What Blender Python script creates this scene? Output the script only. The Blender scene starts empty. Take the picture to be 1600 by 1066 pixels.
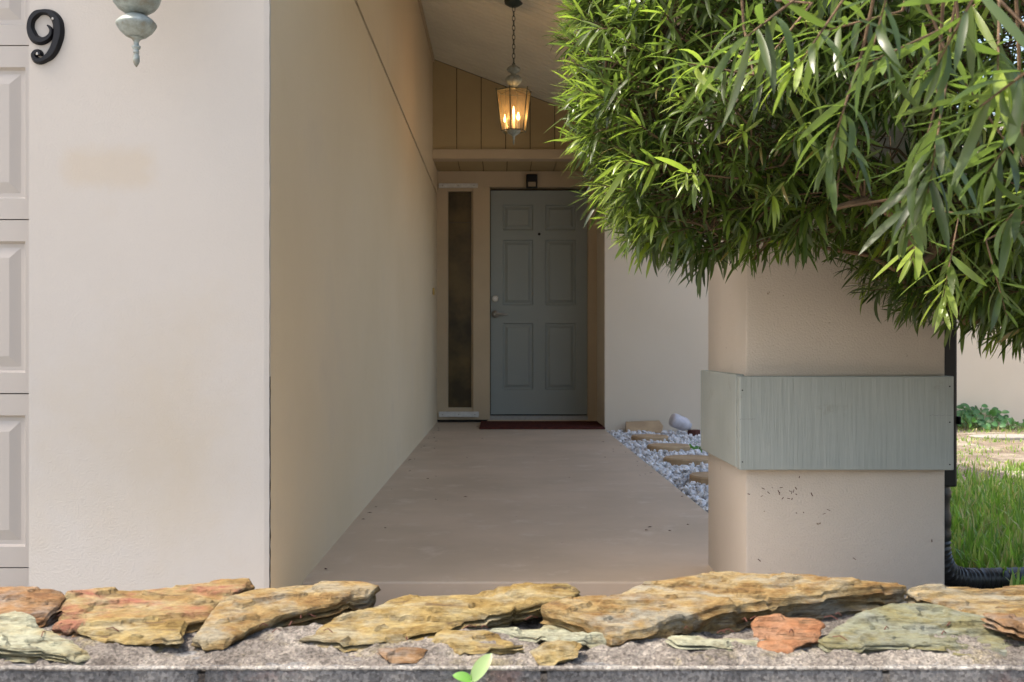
import bpy, bmesh, math, random
import numpy as np
from mathutils import Vector, Matrix, noise, Quaternion
from mathutils.geometry import delaunay_2d_cdt
random.seed(7); rng = np.random.default_rng(7)
S = bpy.context.scene
COL = S.collection
R = math.radians

# ------------------------------------------------------------------ camera, light, exposure
F = 1600.0; CX = 783.0; CY = 541.0; H = 0.674
cam = bpy.data.objects.new('camera', bpy.data.cameras.new('camera')); COL.objects.link(cam)
cam.location = (0, 0, H); cam.rotation_euler = (R(90), 0, 0)
cd = cam.data; cd.sensor_width = 36; cd.lens = 36.0
cd.shift_x = (800 - CX) / 1600; cd.shift_y = -(533 - CY) / 1600
cd.clip_start = 0.05; cd.clip_end = 500
cd.dof.use_dof = True; cd.dof.focus_distance = 2.6; cd.dof.aperture_fstop = 13
S.camera = cam
S.view_settings.view_transform = 'Standard'; S.view_settings.look = 'None'
S.view_settings.gamma = 1; S.view_settings.use_curve_mapping = False
S.view_settings.exposure = 1.45
SUN = Vector((-0.48, -0.07, 0.87)).normalized()
w = bpy.data.worlds.new('World'); S.world = w; w.use_nodes = True
nt = w.node_tree; bg = nt.nodes['Background']
sk = nt.nodes.new('ShaderNodeTexSky'); sk.sky_type = 'NISHITA'; sk.sun_disc = False
sk.sun_elevation = math.asin(SUN.z); sk.sun_rotation = math.atan2(SUN.x, SUN.y)
sk.dust_density = 6.0; sk.air_density = 1.3; sk.ozone_density = 0.6
nt.links.new(sk.outputs[0], bg.inputs[0]); bg.inputs[1].default_value = 0.15
sl = bpy.data.objects.new('sun', bpy.data.lights.new('sun', 'SUN')); COL.objects.link(sl)
sl.data.energy = 2.3; sl.data.angle = R(0.7); sl.data.color = (1.0, 0.93, 0.82)
sl.rotation_euler = SUN.to_track_quat('Z', 'Y').to_euler()

# ------------------------------------------------------------------ helpers
def P(px, py, Y):
    return Vector(((px - CX) * Y / F, Y, H - (py - CY) * Y / F))
def XA(px, Y): return (px - CX) * Y / F
def ZA(py, Y): return H - (py - CY) * Y / F

def tag(o, label=None, cat=None, group=None, kind=None):
    if label: o['label'] = label
    if cat: o['category'] = cat
    if group: o['group'] = group
    if kind: o['kind'] = kind
    return o
def empty(name, loc, label=None, cat=None, group=None, kind=None):
    o = bpy.data.objects.new(name, None); COL.objects.link(o); o.location = loc
    o.empty_display_size = 0.1
    return tag(o, label, cat, group, kind)
def origin(o):
    v = Vector((0, 0, 0))
    while o is not None:
        v += o.location; o = o.parent
    return v
def link_mesh(name, me, mat, parent=None, smooth=False):
    if mat is not None: me.materials.append(mat)
    o = bpy.data.objects.new(name, me); COL.objects.link(o)
    if parent is not None:
        me.transform(Matrix.Translation(-origin(parent))); o.parent = parent
    if smooth:
        me.polygons.foreach_set('use_smooth', [True] * len(me.polygons))
    return o
class MB:
    def __init__(s): s.bm = bmesh.new()
    def box(s, x0, x1, y0, y1, z0, z1, bev=0):
        vs = [s.bm.verts.new(p) for p in ((x0,y0,z0),(x1,y0,z0),(x1,y1,z0),(x0,y1,z0),(x0,y0,z1),(x1,y0,z1),(x1,y1,z1),(x0,y1,z1))]
        fs = [s.bm.faces.new([vs[i] for i in f]) for f in ((0,3,2,1),(4,5,6,7),(0,1,5,4),(1,2,6,5),(2,3,7,6),(3,0,4,7))]
        if bev:
            es = {e for f in fs for e in f.edges}
            bmesh.ops.bevel(s.bm, geom=list(es), offset=bev, segments=2, affect='EDGES', profile=0.5)
        return s
    def quad(s, a, b, c, d):
        s.bm.faces.new([s.bm.verts.new(p) for p in (a, b, c, d)]); return s
    def tube(s, pts, rad, n=8, cap=True):
        pts = [Vector(p) for p in pts]
        rads = rad if hasattr(rad, '__len__') else [rad] * len(pts)
        rings = []; ref = None
        for i, p in enumerate(pts):
            t = (pts[min(i+1, len(pts)-1)] - pts[max(i-1, 0)]).normalized()
            if ref is None:
                ref = t.orthogonal().normalized()
            else:
                ref = (ref - t * ref.dot(t))
                ref = ref.normalized() if ref.length > 1e-6 else t.orthogonal().normalized()
            b = t.cross(ref)
            rings.append([s.bm.verts.new(p + (ref*math.cos(2*math.pi*k/n) + b*math.sin(2*math.pi*k/n)) * rads[i]) for k in range(n)])
        for r0, r1 in zip(rings, rings[1:]):
            for k in range(n):
                s.bm.faces.new((r0[k], r0[(k+1) % n], r1[(k+1) % n], r1[k]))
        if cap:
            s.bm.faces.new(rings[0][::-1]); s.bm.faces.new(rings[-1])
        return s
    def lathe(s, prof, c, n=24, M=None):
        c = Vector(c); rings = []
        for r, z in prof:
            ring = []
            for k in range(n):
                a = 2*math.pi*k/n
                v = Vector((r*math.cos(a), r*math.sin(a), z))
                if M is not None: v = M @ v
                ring.append(s.bm.verts.new(c + v))
            rings.append(ring)
        for r0, r1 in zip(rings, rings[1:]):
            for k in range(n):
                s.bm.faces.new((r0[k], r0[(k+1) % n], r1[(k+1) % n], r1[k]))
        s.bm.faces.new(rings[0][::-1]); s.bm.faces.new(rings[-1])
        return s
    def build(s, name, mat, parent=None, smooth=False, auto=False):
        bmesh.ops.recalc_face_normals(s.bm, faces=s.bm.faces)
        me = bpy.data.meshes.new(name); s.bm.to_mesh(me); s.bm.free()
        o = link_mesh(name, me, mat, parent, smooth)
        if auto:
            try: me.set_sharp_from_angle(angle=R(40))
            except Exception: pass
        return o

# ------------------------------------------------------------------ materials
def newmat(name):
    m = bpy.data.materials.new(name); m.use_nodes = True
    n = m.node_tree; b = n.nodes['Principled BSDF']
    return m, n, b
def noise_node(n, scale, detail=4, rough=0.6, vec=None, stretch=None):
    t = n.nodes.new('ShaderNodeTexNoise'); t.inputs['Scale'].default_value = scale
    t.inputs['Detail'].default_value = detail; t.inputs['Roughness'].default_value = rough
    if vec is None:
        g = n.nodes.new('ShaderNodeNewGeometry'); vec = g.outputs['Position']
    if stretch:
        mp = n.nodes.new('ShaderNodeMapping'); mp.inputs['Scale'].default_value = stretch
        n.links.new(vec, mp.inputs[0]); vec = mp.outputs[0]
    n.links.new(vec, t.inputs['Vector']); return t
def ramp(n, fac, stops):
    r = n.nodes.new('ShaderNodeValToRGB'); e = r.color_ramp.elements
    while len(e) < len(stops): e.new(0.5)
    for el, (p, c) in zip(e, stops):
        el.position = p; el.color = (*c, 1)
    n.links.new(fac, r.inputs[0]); return r
def mix(n, a, b, fac, mode='MIX'):
    m = n.nodes.new('ShaderNodeMix'); m.data_type = 'RGBA'; m.blend_type = mode
    for sck, v in ((m.inputs[0], fac), (m.inputs[6], a), (m.inputs[7], b)):
        if hasattr(v, 'is_output'): n.links.new(v, sck)
        elif isinstance(v, (int, float)): sck.default_value = v
        else: sck.default_value = (*v, 1)
    return m.outputs[2]
def bump(n, b, height, strength, dist, prev=None):
    bp = n.nodes.new('ShaderNodeBump'); bp.inputs['Strength'].default_value = strength
    bp.inputs['Distance'].default_value = dist
    n.links.new(height, bp.inputs['Height'])
    if prev: n.links.new(prev, bp.inputs['Normal'])
    n.links.new(bp.outputs[0], b.inputs['Normal']); return bp.outputs[0]
def paint(name, col, col2=None, rough=0.6, spec=0.3, var=1.5, bumps=((60, .3, .002),), stretch=None, dirt=None):
    m, n, b = newmat(name)
    col2 = col2 or tuple(c * 0.88 for c in col)
    t = noise_node(n, var, 5, 0.6)
    r = ramp(n, t.outputs['Fac'], [(0.35, col2), (0.65, col)])
    out = r.outputs[0]
    if dirt:
        dsc, lo, hi, dc = dirt
        t2 = noise_node(n, dsc, 6, 0.65)
        r2 = ramp(n, t2.outputs['Fac'], [(lo, (0, 0, 0)), (hi, (1, 1, 1))])
        out = mix(n, out, dc, r2.outputs[0])
    n.links.new(out, b.inputs['Base Color'])
    b.inputs['Roughness'].default_value = rough
    b.inputs['Specular IOR Level'].default_value = spec
    prev = None
    for sc, st, di in bumps:
        t3 = noise_node(n, sc, 4, 0.55, stretch=stretch)
        prev = bump(n, b, t3.outputs['Fac'], st, di, prev)
    return m
def plain(name, col, rough=0.5, metal=0.0, spec=0.5):
    m, n, b = newmat(name)
    t = noise_node(n, 40, 3)
    r = ramp(n, t.outputs['Fac'], [(0.3, tuple(c*0.8 for c in col)), (0.7, col)])
    n.links.new(r.outputs[0], b.inputs['Base Color'])
    b.inputs['Roughness'].default_value = rough; b.inputs['Metallic'].default_value = metal
    b.inputs['Specular IOR Level'].default_value = spec
    return m
M = {}
M['stucco_far'] = paint('stucco_far', (.72, .63, .51), (.69, .60, .48), 0.85, 0.2, 1.3, ((120, .3, .002),))
M['stucco'] = paint('stucco', (.525, .49, .45), (.505, .465, .42), 0.85, 0.2, 1.3, ((170, .32, .0026),), dirt=(1.1, .56, .78, (.50, .44, .36)))
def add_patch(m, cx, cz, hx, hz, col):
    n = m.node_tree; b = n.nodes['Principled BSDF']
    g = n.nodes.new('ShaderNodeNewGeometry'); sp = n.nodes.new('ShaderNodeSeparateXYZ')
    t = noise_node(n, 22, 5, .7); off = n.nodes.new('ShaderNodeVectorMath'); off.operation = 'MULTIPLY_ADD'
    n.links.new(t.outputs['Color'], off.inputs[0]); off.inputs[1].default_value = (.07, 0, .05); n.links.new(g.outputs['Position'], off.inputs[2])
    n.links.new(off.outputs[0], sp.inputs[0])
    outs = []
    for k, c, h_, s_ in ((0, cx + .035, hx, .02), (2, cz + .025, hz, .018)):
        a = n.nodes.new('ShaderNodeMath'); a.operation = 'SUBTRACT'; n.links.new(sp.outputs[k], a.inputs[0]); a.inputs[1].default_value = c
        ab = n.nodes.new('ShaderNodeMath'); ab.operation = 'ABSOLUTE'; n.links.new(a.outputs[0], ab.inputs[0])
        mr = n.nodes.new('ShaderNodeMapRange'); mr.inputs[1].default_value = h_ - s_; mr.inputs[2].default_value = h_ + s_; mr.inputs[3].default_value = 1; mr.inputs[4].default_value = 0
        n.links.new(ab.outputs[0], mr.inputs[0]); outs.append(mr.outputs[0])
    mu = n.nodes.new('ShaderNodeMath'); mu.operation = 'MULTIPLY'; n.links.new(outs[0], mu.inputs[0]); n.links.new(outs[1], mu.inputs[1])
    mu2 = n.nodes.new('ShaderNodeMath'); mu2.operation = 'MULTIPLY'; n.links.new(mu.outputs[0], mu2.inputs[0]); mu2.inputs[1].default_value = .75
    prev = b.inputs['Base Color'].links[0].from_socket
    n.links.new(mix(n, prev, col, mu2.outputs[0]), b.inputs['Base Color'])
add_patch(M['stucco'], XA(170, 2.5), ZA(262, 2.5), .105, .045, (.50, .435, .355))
M['stucco_side'] = paint('stucco_side', (.67, .56, .40), (.635, .525, .365), 0.85, 0.15, 1.2, ((150, .35, .002), (5, .25, .02)), dirt=(2.4, .55, .75, (.62, .52, .38)))
M['stucco_pillar'] = paint('stucco_pillar', (.59, .525, .455), (.55, .485, .415), 0.85, 0.2, 2.5, ((200, .65, .0032), (16, .2, .006)), dirt=(30, .70, .74, (.25, .19, .13)))
M['trim'] = paint('trim_paint', (.56, .45, .31), None, 0.6, 0.3, 2)
M['siding'] = paint('siding_paint', (.50, .39, .22), None, 0.7, 0.2, 2, ((50, .4, .002),), stretch=(1, 1, .1))
M['ceiling'] = paint('ceiling_paint', (.86, .84, .72), None, 0.7, 0.2, 1.5)
M['slab'] = paint('porch_paint', (.60, .475, .36), (.49, .39, .29), 0.5, 0.35, 1.7, ((25, .15, .003), (120, .12, .001)), dirt=(5.5, .56, .72, (.64, .54, .44)))
M['door'] = paint('door_paint', (.315, .35, .345), (.30, .335, .325), 0.45, 0.4, 2, ((140, .1, .001),))
M['garage_door'] = paint('garage_door_paint', (.51, .47, .43), (.495, .455, .415), 0.5, 0.3, 2, ((200, .12, .001),))
M['board'] = paint('board_paint', (.375, .405, .39), (.33, .36, .345), 0.75, 0.25, 4, ((75, .7, .0035), (14, .25, .005)), stretch=(1, 1, .07), dirt=(9, .60, .74, (.27, .275, .24)))
M['black'] = plain('black_metal', (.007, .007, .010), 0.5, 0, .3)
M['spout'] = plain('black_plastic', (.018, .018, .018), 0.38)
M['white'] = plain('white_vinyl', (.72, .72, .70), 0.5)
M['steel'] = plain('brushed_nickel', (.45, .43, .40), 0.3, 0.9)
M['dark'] = plain('dark_gap', (.008, .007, .006), 0.9)
M['rail'] = plain('aluminium_threshold', (.38, .38, .38), 0.45, 0.5)
M['yellow'] = plain('yellowed_plastic', (.55, .38, .12), 0.5)
M['roof'] = paint('roof_shingle', (.16, .14, .12), None, 0.9, 0.2, 6, ((80, .5, .01),))
M['concrete'] = paint('driveway_concrete', (.32, .30, .27), (.28, .26, .235), 0.85, 0.2, 1.2, ((90, .3, .003),))
M['mat'] = paint('doormat_fibre', (.12, .035, .025), (.06, .02, .018), 0.95, 0.1, 30, ((300, .8, .004),))
M['tan'] = paint('tan_paver', (.52, .37, .22), (.40, .28, .17), 0.85, 0.2, 8, ((90, .5, .003),))
M['plastic'] = plain('milky_plastic', (.66, .64, .70), 0.35)
M['redbrick'] = plain('red_brown_fragment', (.10, .03, .02), 0.8)
M['bark'] = paint('bark', (.17, .11, .065), (.08, .055, .035), 0.9, 0.2, 25, ((60, .8, .006),))
M['dirt'] = paint('soil', (.25, .205, .155), (.15, .12, .09), 0.95, 0.1, 6, ((60, .7, .02), (12, .5, .03)), dirt=(2.2, .48, .62, (.36, .32, .26)))

def verdigris():
    m, n, b = newmat('verdigris_patina')
    t = noise_node(n, 45, 5); r = ramp(n, t.outputs['Fac'], [(0.3, (.22, .19, .14)), (0.45, (.25, .28, .26)), (0.65, (.36, .41, .40))])
    n.links.new(r.outputs[0], b.inputs['Base Color']); b.inputs['Roughness'].default_value = .55; b.inputs['Metallic'].default_value = .25
    bump(n, b, t.outputs['Fac'], .3, .001)
    return m
M['verdigris'] = verdigris()
M['dark_verdigris'] = plain('aged_dark_metal', (.06, .08, .065), 0.5, 0.5)

def mortar_mat(name, c1, c2, c3, sc=260, stain=None):
    m, n, b = newmat(name)
    t = noise_node(n, 9, 9, .78); r = ramp(n, t.outputs['Fac'], [(0.36, c1), (0.5, c2), (0.62, c3)])
    out = r.outputs[0]
    if stain:
        t0 = noise_node(n, 13, 6, .7, stretch=(1, 1, 1.01)); t0.inputs['Detail'].default_value = 7
        r0 = ramp(n, t0.outputs['Color'], [(0.54, (0, 0, 0)), (0.64, (1, 1, 1))])
        out = mix(n, out, stain, r0.outputs[0])
    v = n.nodes.new('ShaderNodeTexVoronoi'); v.inputs['Scale'].default_value = sc
    g = n.nodes.new('ShaderNodeNewGeometry'); n.links.new(g.outputs['Position'], v.inputs['Vector'])
    rv = ramp(n, v.outputs['Color'], [(0.12, (.5, .48, .47)), (0.5, (1, 1, 1)), (0.9, (1.6, 1.56, 1.5))])
    n.links.new(mix(n, out, rv.outputs[0], 0.8, 'MULTIPLY'), b.inputs['Base Color'])
    b.inputs['Roughness'].default_value = .95; b.inputs['Specular IOR Level'].default_value = .15
    t3 = noise_node(n, 130, 6, .75)
    p = bump(n, b, v.outputs['Distance'], .7, .003)
    bump(n, b, t3.outputs['Fac'], 1.0, .009, p)
    return m
M['mortar'] = mortar_mat('mortar', (.115, .10, .09), (.225, .202, .182), (.36, .33, .295), 330, (.29, .25, .16))
M['block'] = mortar_mat('concrete_block', (.12, .12, .125), (.21, .21, .215), (.32, .31, .30), 260, (.24, .18, .17))

def stone_mat(name, stops, patch, dark=(.10, .065, .035)):
    m, n, b = newmat(name)
    tc = n.nodes.new('ShaderNodeTexCoord'); V_ = tc.outputs['Object']
    wv = noise_node(n, 15, 9, .74, vec=V_, stretch=(.7, 1.3, 2.2))
    wv.inputs['Distortion'].default_value = .6
    r = ramp(n, wv.outputs['Fac'], stops)
    t4 = noise_node(n, 11, 6, .7, vec=V_, stretch=(.8, 1.2, 1.5))
    r4 = ramp(n, t4.outputs['Color'], [(0.50, (0, 0, 0)), (0.60, (1, 1, 1))])
    out = mix(n, r.outputs[0], patch, r4.outputs[0])
    # lichen and mineral freckles
    t6 = noise_node(n, 95, 5, .75, vec=V_, stretch=(.6, 1, 2))
    r6 = ramp(n, t6.outputs['Fac'], [(0.32, (.42, .36, .30)), (0.47, (.92, .9, .86)), (0.68, (1.38, 1.36, 1.3))])
    out = mix(n, out, r6.outputs[0], .8, 'MULTIPLY')
    # thin dark cleavage lines
    t2 = noise_node(n, 26, 8, .7, vec=V_, stretch=(.22, 1.3, 9))
    r2 = ramp(n, t2.outputs['Fac'], [(0.36, (0, 0, 0)), (0.43, (1, 1, 1))])
    out = mix(n, dark, out, r2.outputs[0])
    n.links.new(out, b.inputs['Base Color'])
    b.inputs['Roughness'].default_value = .82; b.inputs['Specular IOR Level'].default_value = .25
    p = bump(n, b, t2.outputs['Fac'], 1.0, .010)
    p = bump(n, b, t6.outputs['Fac'], .9, .005, p)
    t5 = noise_node(n, 300, 4, .6, vec=V_)
    bump(n, b, t5.outputs['Fac'], .5, .0012, p)
    return m
M['ochre'] = stone_mat('ochre_slate', [(0.32, (0.112, 0.056, 0.020)), (0.43, (0.198, 0.119, 0.043)), (0.52, (0.251, 0.182, 0.083)), (0.62, (0.284, 0.234, 0.145)), (0.75, (0.264, 0.247, 0.198))], (0.231, 0.218, 0.178))
M['ochre_gold'] = stone_mat('golden_slate', [(0.32, (0.099, 0.059, 0.017)), (0.44, (0.198, 0.132, 0.043)), (0.54, (0.271, 0.205, 0.086)), (0.66, (0.297, 0.251, 0.132))], (0.264, 0.238, 0.165))
M['rust'] = stone_mat('rusty_slate', [(0.32, (0.066, 0.040, 0.026)), (0.43, (0.172, 0.086, 0.036)), (0.53, (0.238, 0.139, 0.066)), (0.66, (0.264, 0.205, 0.152))], (0.198, 0.165, 0.139))
M['mint'] = stone_mat('pale_slate', [(0.30, (0.198, 0.132, 0.046)), (0.40, (0.251, 0.224, 0.132)), (0.52, (0.284, 0.290, 0.218)), (0.7, (0.304, 0.317, 0.257))], (0.277, 0.284, 0.211), (0.106, 0.086, 0.046))
M['green'] = stone_mat('green_grey_slate', [(0.32, (0.099, 0.083, 0.033)), (0.44, (0.172, 0.158, 0.079)), (0.54, (0.185, 0.191, 0.132)), (0.7, (0.198, 0.215, 0.178))], (0.178, 0.191, 0.165), (0.033, 0.033, 0.023))
M['orange'] = stone_mat('orange_sandstone', [(0.32, (0.185, 0.073, 0.033)), (0.5, (0.277, 0.132, 0.066)), (0.68, (0.290, 0.185, 0.119))], (0.277, 0.158, 0.099))
M['redpatch'] = stone_mat('ochre_red_slate', [(0.32, (0.145, 0.073, 0.026)), (0.44, (0.224, 0.145, 0.056)), (0.55, (0.264, 0.205, 0.106)), (0.7, (0.277, 0.244, 0.178))], (0.251, 0.099, 0.066))

def leaf_mat(name, gl=.33):
    m, n, b = newmat(name)
    a = n.nodes.new('ShaderNodeAttribute'); a.attribute_name = 'tint'
    g = n.nodes.new('ShaderNodeNewGeometry')
    base = mix(n, a.outputs['Color'], (.17, .22, .10), .28)
    col = mix(n, a.outputs['Color'], base, g.outputs['Backfacing'])
    n.links.new(col, b.inputs['Base Color'])
    b.inputs['Roughness'].default_value = gl; b.inputs['Specular IOR Level'].default_value = .55
    tr = n.nodes.new('ShaderNodeBsdfTranslucent')
    hs = mix(n, col, (2.0, 2.3, .9), 1.0, 'MULTIPLY')
    n.links.new(hs, tr.inputs['Color'])
    ms = n.nodes.new('ShaderNodeMixShader'); ms.inputs[0].default_value = .36
    n.links.new(b.outputs[0], ms.inputs[1]); n.links.new(tr.outputs[0], ms.inputs[2])
    n.links.new(ms.outputs[0], n.nodes['Material Output'].inputs[0])
    return m
M['leaf'] = leaf_mat('leaf'); M['grass'] = leaf_mat('grass_blade', .45)

def glass_mat():
    m, n, b = newmat('sidelight_glass')
    t = noise_node(n, 3, 4); r = ramp(n, t.outputs['Fac'], [(0.35, (.045, .033, .016)), (0.65, (.13, .09, .035))])
    n.links.new(r.outputs[0], b.inputs['Base Color'])
    b.inputs['Roughness'].default_value = .3; b.inputs['Specular IOR Level'].default_value = .3
    return m
M['glass'] = glass_mat()
def amber():
    m, n, b = newmat('seeded_amber_glass')
    t = noise_node(n, 30, 3)
    gl = n.nodes.new('ShaderNodeBsdfGlossy'); gl.inputs['Roughness'].default_value = .15
    tp = n.nodes.new('ShaderNodeBsdfTransparent'); tp.inputs[0].default_value = (.95, .83, .62, 1)
    tl = n.nodes.new('ShaderNodeBsdfTranslucent'); tl.inputs[0].default_value = (.9, .75, .5, 1)
    ms = n.nodes.new('ShaderNodeMixShader'); ms.inputs[0].default_value = .11
    n.links.new(tp.outputs[0], ms.inputs[1]); n.links.new(tl.outputs[0], ms.inputs[2])
    m2 = n.nodes.new('ShaderNodeMixShader'); m2.inputs[0].default_value = .06
    n.links.new(ms.outputs[0], m2.inputs[1]); n.links.new(gl.outputs[0], m2.inputs[2])
    n.links.new(m2.outputs[0], n.nodes['Material Output'].inputs[0])
    return m
M['amber'] = amber()
def emit(name, col, st):
    m, n, b = newmat(name)
    b.inputs['Base Color'].default_value = (*col, 1)
    b.inputs['Emission Color'].default_value = (*col, 1); b.inputs['Emission Strength'].default_value = st
    return m
M['bulb'] = emit('lit_bulb', (1, .55, .2), 14)

# ------------------------------------------------------------------ key dimensions
XW = -0.567            # plane of the long porch wall
YG = 2.50              # garage front wall
YE = 9.07              # entry wall
YB = 8.45              # gable siding over the entry
YR = 8.37              # stucco wall right of the entry
XR = 0.847
ZC = 3.045; SL = 0.378
def ceil_z(x): return ZC - SL * (x - XW)

# ------------------------------------------------------------------ ground
def struct(o): o['kind'] = 'structure'; return o
struct(MB().box(-40, 40, -40, 1.0, -.32, -.15).box(-40, .84, 1.001, 2.6, -.32, -.12).build('driveway', M['concrete']))
struct(MB().box(-40, 40, 1.0, 80, -.32, -.125).build('ground', M['dirt']))
struct(MB().box(XW + .002, .84, 2.3, 2.925, -.118, -.075).build('walkway', M['slab']))
# porch slab with a broom-finished top, extends under the pillar
sb = MB(); sb.box(XW - .01, .84, 2.93, YE + .3, -.118, 0, .006)
porch = struct(sb.build('porch_floor', M['slab']))
# lawn soil, with gentle unevenness
def ground_patch(name, x0, x1, y0, y1, z, amp, step, mat):
    nx = int((x1-x0)/step); ny = int((y1-y0)/step)
    vs = [(x0+(x1-x0)*i/nx, y0+(y1-y0)*j/ny, z + amp*noise.fractal(Vector((x0+(x1-x0)*i/nx, y0+(y1-y0)*j/ny, 3.1))*2.2, .8, 2, 4)) for j in range(ny+1) for i in range(nx+1)]
    fs = [(j*(nx+1)+i, j*(nx+1)+i+1, (j+1)*(nx+1)+i+1, (j+1)*(nx+1)+i) for j in range(ny) for i in range(nx)]
    me = bpy.data.meshes.new(name); me.from_pydata(vs, [], fs)
    return link_mesh(name, me, mat, None, True)
struct(ground_patch('lawn', 2.3, 12, 1.52, 9.25, -.04, .02, .08, M['dirt']))
struct(ground_patch('lawn_edge', .842, 2.298, 1.52, 4.1, -.045, .015, .06, M['dirt']))
struct(ground_patch('planting_bed', .842, 2.298, 4.1, 8.5, -.055, .004, .1, M['dirt']))

# ------------------------------------------------------------------ the house
house = empty('house', (0, 6, 0), 'tan stucco house with a long covered porch leading back to its entrance', 'house')
# garage front wall: butt end of stucco with an uneven arris along the porch corner
xg0 = XA(45, YG) ; gz0, gz1 = -.12, 2.75
b = MB()
N = 140
fr, si = [], []
for i in range(N+1):
    z = gz0 + (gz1-gz0)*i/N
    j = .0035*noise.noise(Vector((0, 0, z*18))) + .0022*noise.noise(Vector((3, 0, z*70)))
    fr.append((xg0, XW - .006 + j, z))
def strip(bm, pts_a, pts_b):
    va = [bm.verts.new(p) for p in pts_a]; vb = [bm.verts.new(p) for p in pts_b]
    for i in range(len(va)-1): bm.faces.new((va[i], vb[i], vb[i+1], va[i+1]))
xl = XA(420.5, YG)
edge = [xl + .0010*noise.noise(Vector((0, 0, z*12))) + .0014*noise.noise(Vector((3, 0, z*75))) for (_, _, z) in fr]
strip(b.bm, [(xg0, YG, f[2]) for f in fr], [(xl-.012, YG, f[2]) for f in fr])
strip(b.bm, [(xl-.012, YG, f[2]) for f in fr], [(e, YG + .002, f[2]) for e, f in zip(edge, fr)])
strip(b.bm, [(e, YG + .002, f[2]) for e, f in zip(edge, fr)], [(e - .001, YG + .022, f[2]) for e, f in zip(edge, fr)])
strip(b.bm, [(e - .001, YG + .022, f[2]) for e, f in zip(edge, fr)], [(xl - .005, YG + .022, f[2]) for f in fr])
bmesh.ops.remove_doubles(b.bm, verts=b.bm.verts, dist=1e-5)
b.box(xg0, XW - .03, YG + .023, YG + .0232, gz0, gz1)
b.build('garage_wall', M['stucco'], house)
# far side of the garage opening and the wall over it
b = MB(); b.box(xg0 - 4.9 - 1.0, xg0 - 4.9, YG, YG + .25, gz0, gz1).box(xg0 - 4.9, xg0 - .001, YG + .002, YG + .25, 2.12, gz1)
b.build('garage_wall', M['stucco'], house)
# hairline crack down the corner
b = MB(); pts = []
for i in range(60):
    z = -.1 + (.60 + .1) * i / 59
    pts.append((xl + .0015 + .0012*noise.noise(Vector((9, 0, z*40))), YG + .0035, z))
b.tube(pts, [.0012 + .0012*abs(noise.noise(Vector((1, 4, p[2]*60)))) for p in pts], 5)
b.build('crack', M['dark'], house)
# long side wall (stucco below, siding panel above with the horizontal joint)
ZJ = 2.012
MB().box(XW - .14, XW - .0005, YG + .0235, YE, gz0, ZJ).build('porch_side_wall', M['stucco_side'], house)
b = MB(); b.box(XW - .12, XW + .003, YG + .03, YE, ZJ + .014, ceil_z(XW) + .02, .002).build('siding_panel', M['stucco_side'], house)
MB().box(XW - .02, XW - .006, YG + .26, YE, ZJ, ZJ + .014).build('joint', M['dark'], house)

# ceiling of narrow boards running down the slope
b = MB(); x0c, x1c = XW + .003, 1.39
step = .083; y = 2.48
prof = []
while y < YB:
    prof += [(y, 0), (y + step - .016, 0), (y + step - .012, .010), (y + step - .004, .010)]
    y += step
rows0 = [(x0c, yy, ceil_z(x0c) + dz) for yy, dz in prof]; rows1 = [(x1c, yy, ceil_z(x1c) + dz) for yy, dz in prof]
strip(b.bm, rows0, rows1)
ce = b.build('ceiling', M['ceiling'], house); ce['kind'] = 'stuff'
# ceiling trim against the side wall
b = MB(); zc = ceil_z(XW + .003)
b.box(XW + .0035, XW + .02, 2.5, YB - .03, zc - .035, zc - .003).build('ceiling_trim', M['trim'], house)

# roofs
b = MB()
def slab_roof(b, xa, za, xb, zb, y0, y1, t=.18):
    vs = [b.bm.verts.new(p) for p in ((xa,y0,za),(xb,y0,zb),(xb,y1,zb),(xa,y1,za),(xa,y0,za+t),(xb,y0,zb+t),(xb,y1,zb+t),(xa,y1,za+t))]
    for f in ((0,3,2,1),(4,5,6,7),(0,1,5,4),(1,2,6,5),(2,3,7,6),(3,0,4,7)): b.bm.faces.new([vs[i] for i in f])
xr0, zr0 = -3.9, ceil_z(-3.9)
slab_roof(b, xr0, zr0 + .02, XW, ceil_z(XW) + .02, 2.2, 14)
slab_roof(b, XW + .001, ceil_z(XW + .001) + .02, 1.40, ceil_z(1.40) + .02, 2.45, 8.6)
slab_roof(b, XW + .001, ceil_z(XW + .001) + .02, 2.1, ceil_z(2.1) + .02, 8.601, 14)
slab_roof(b, -9.5, zr0 - 5.6*SL + .02, xr0 - .001, zr0 + .02, 2.2, 14)
slab_roof(b, 2.101, ceil_z(2.1) + .02, 14, ceil_z(2.1) + .02, 8.6, 14)
b.build('roof', M['roof'], house)
# gable infill over the garage
b = MB()
vs = [(-8.4, gz1), (xl, gz1), (xl, ceil_z(xl)), (xr0, zr0), (-8.4, zr0 - 4.5*SL)]
b.bm.faces.new([b.bm.verts.new((x, YG + .01, z)) for x, z in vs]); b.build('gable_wall', M['siding'], house)
# beam the pillar carries
MB().box(.68, 1.12, 2.5, 8.36, 2.16, 2.33, .004).build('porch_beam', M['trim'], house)
# walls right of the entrance
MB().box(XR, 2.45, YR, YR + .9, -.1, 2.75).build('right_wall', M['stucco_far'], house)
MB().box(2.451, 14, 9.2, 9.5, -.12, 2.75).build('rear_wall', M['stucco_far'], house)
MB().box(XR + .003, XR + .20, YR + .901, YE + .2, -.1, 2.4).build('return_wall', M['trim'], house)

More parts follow.
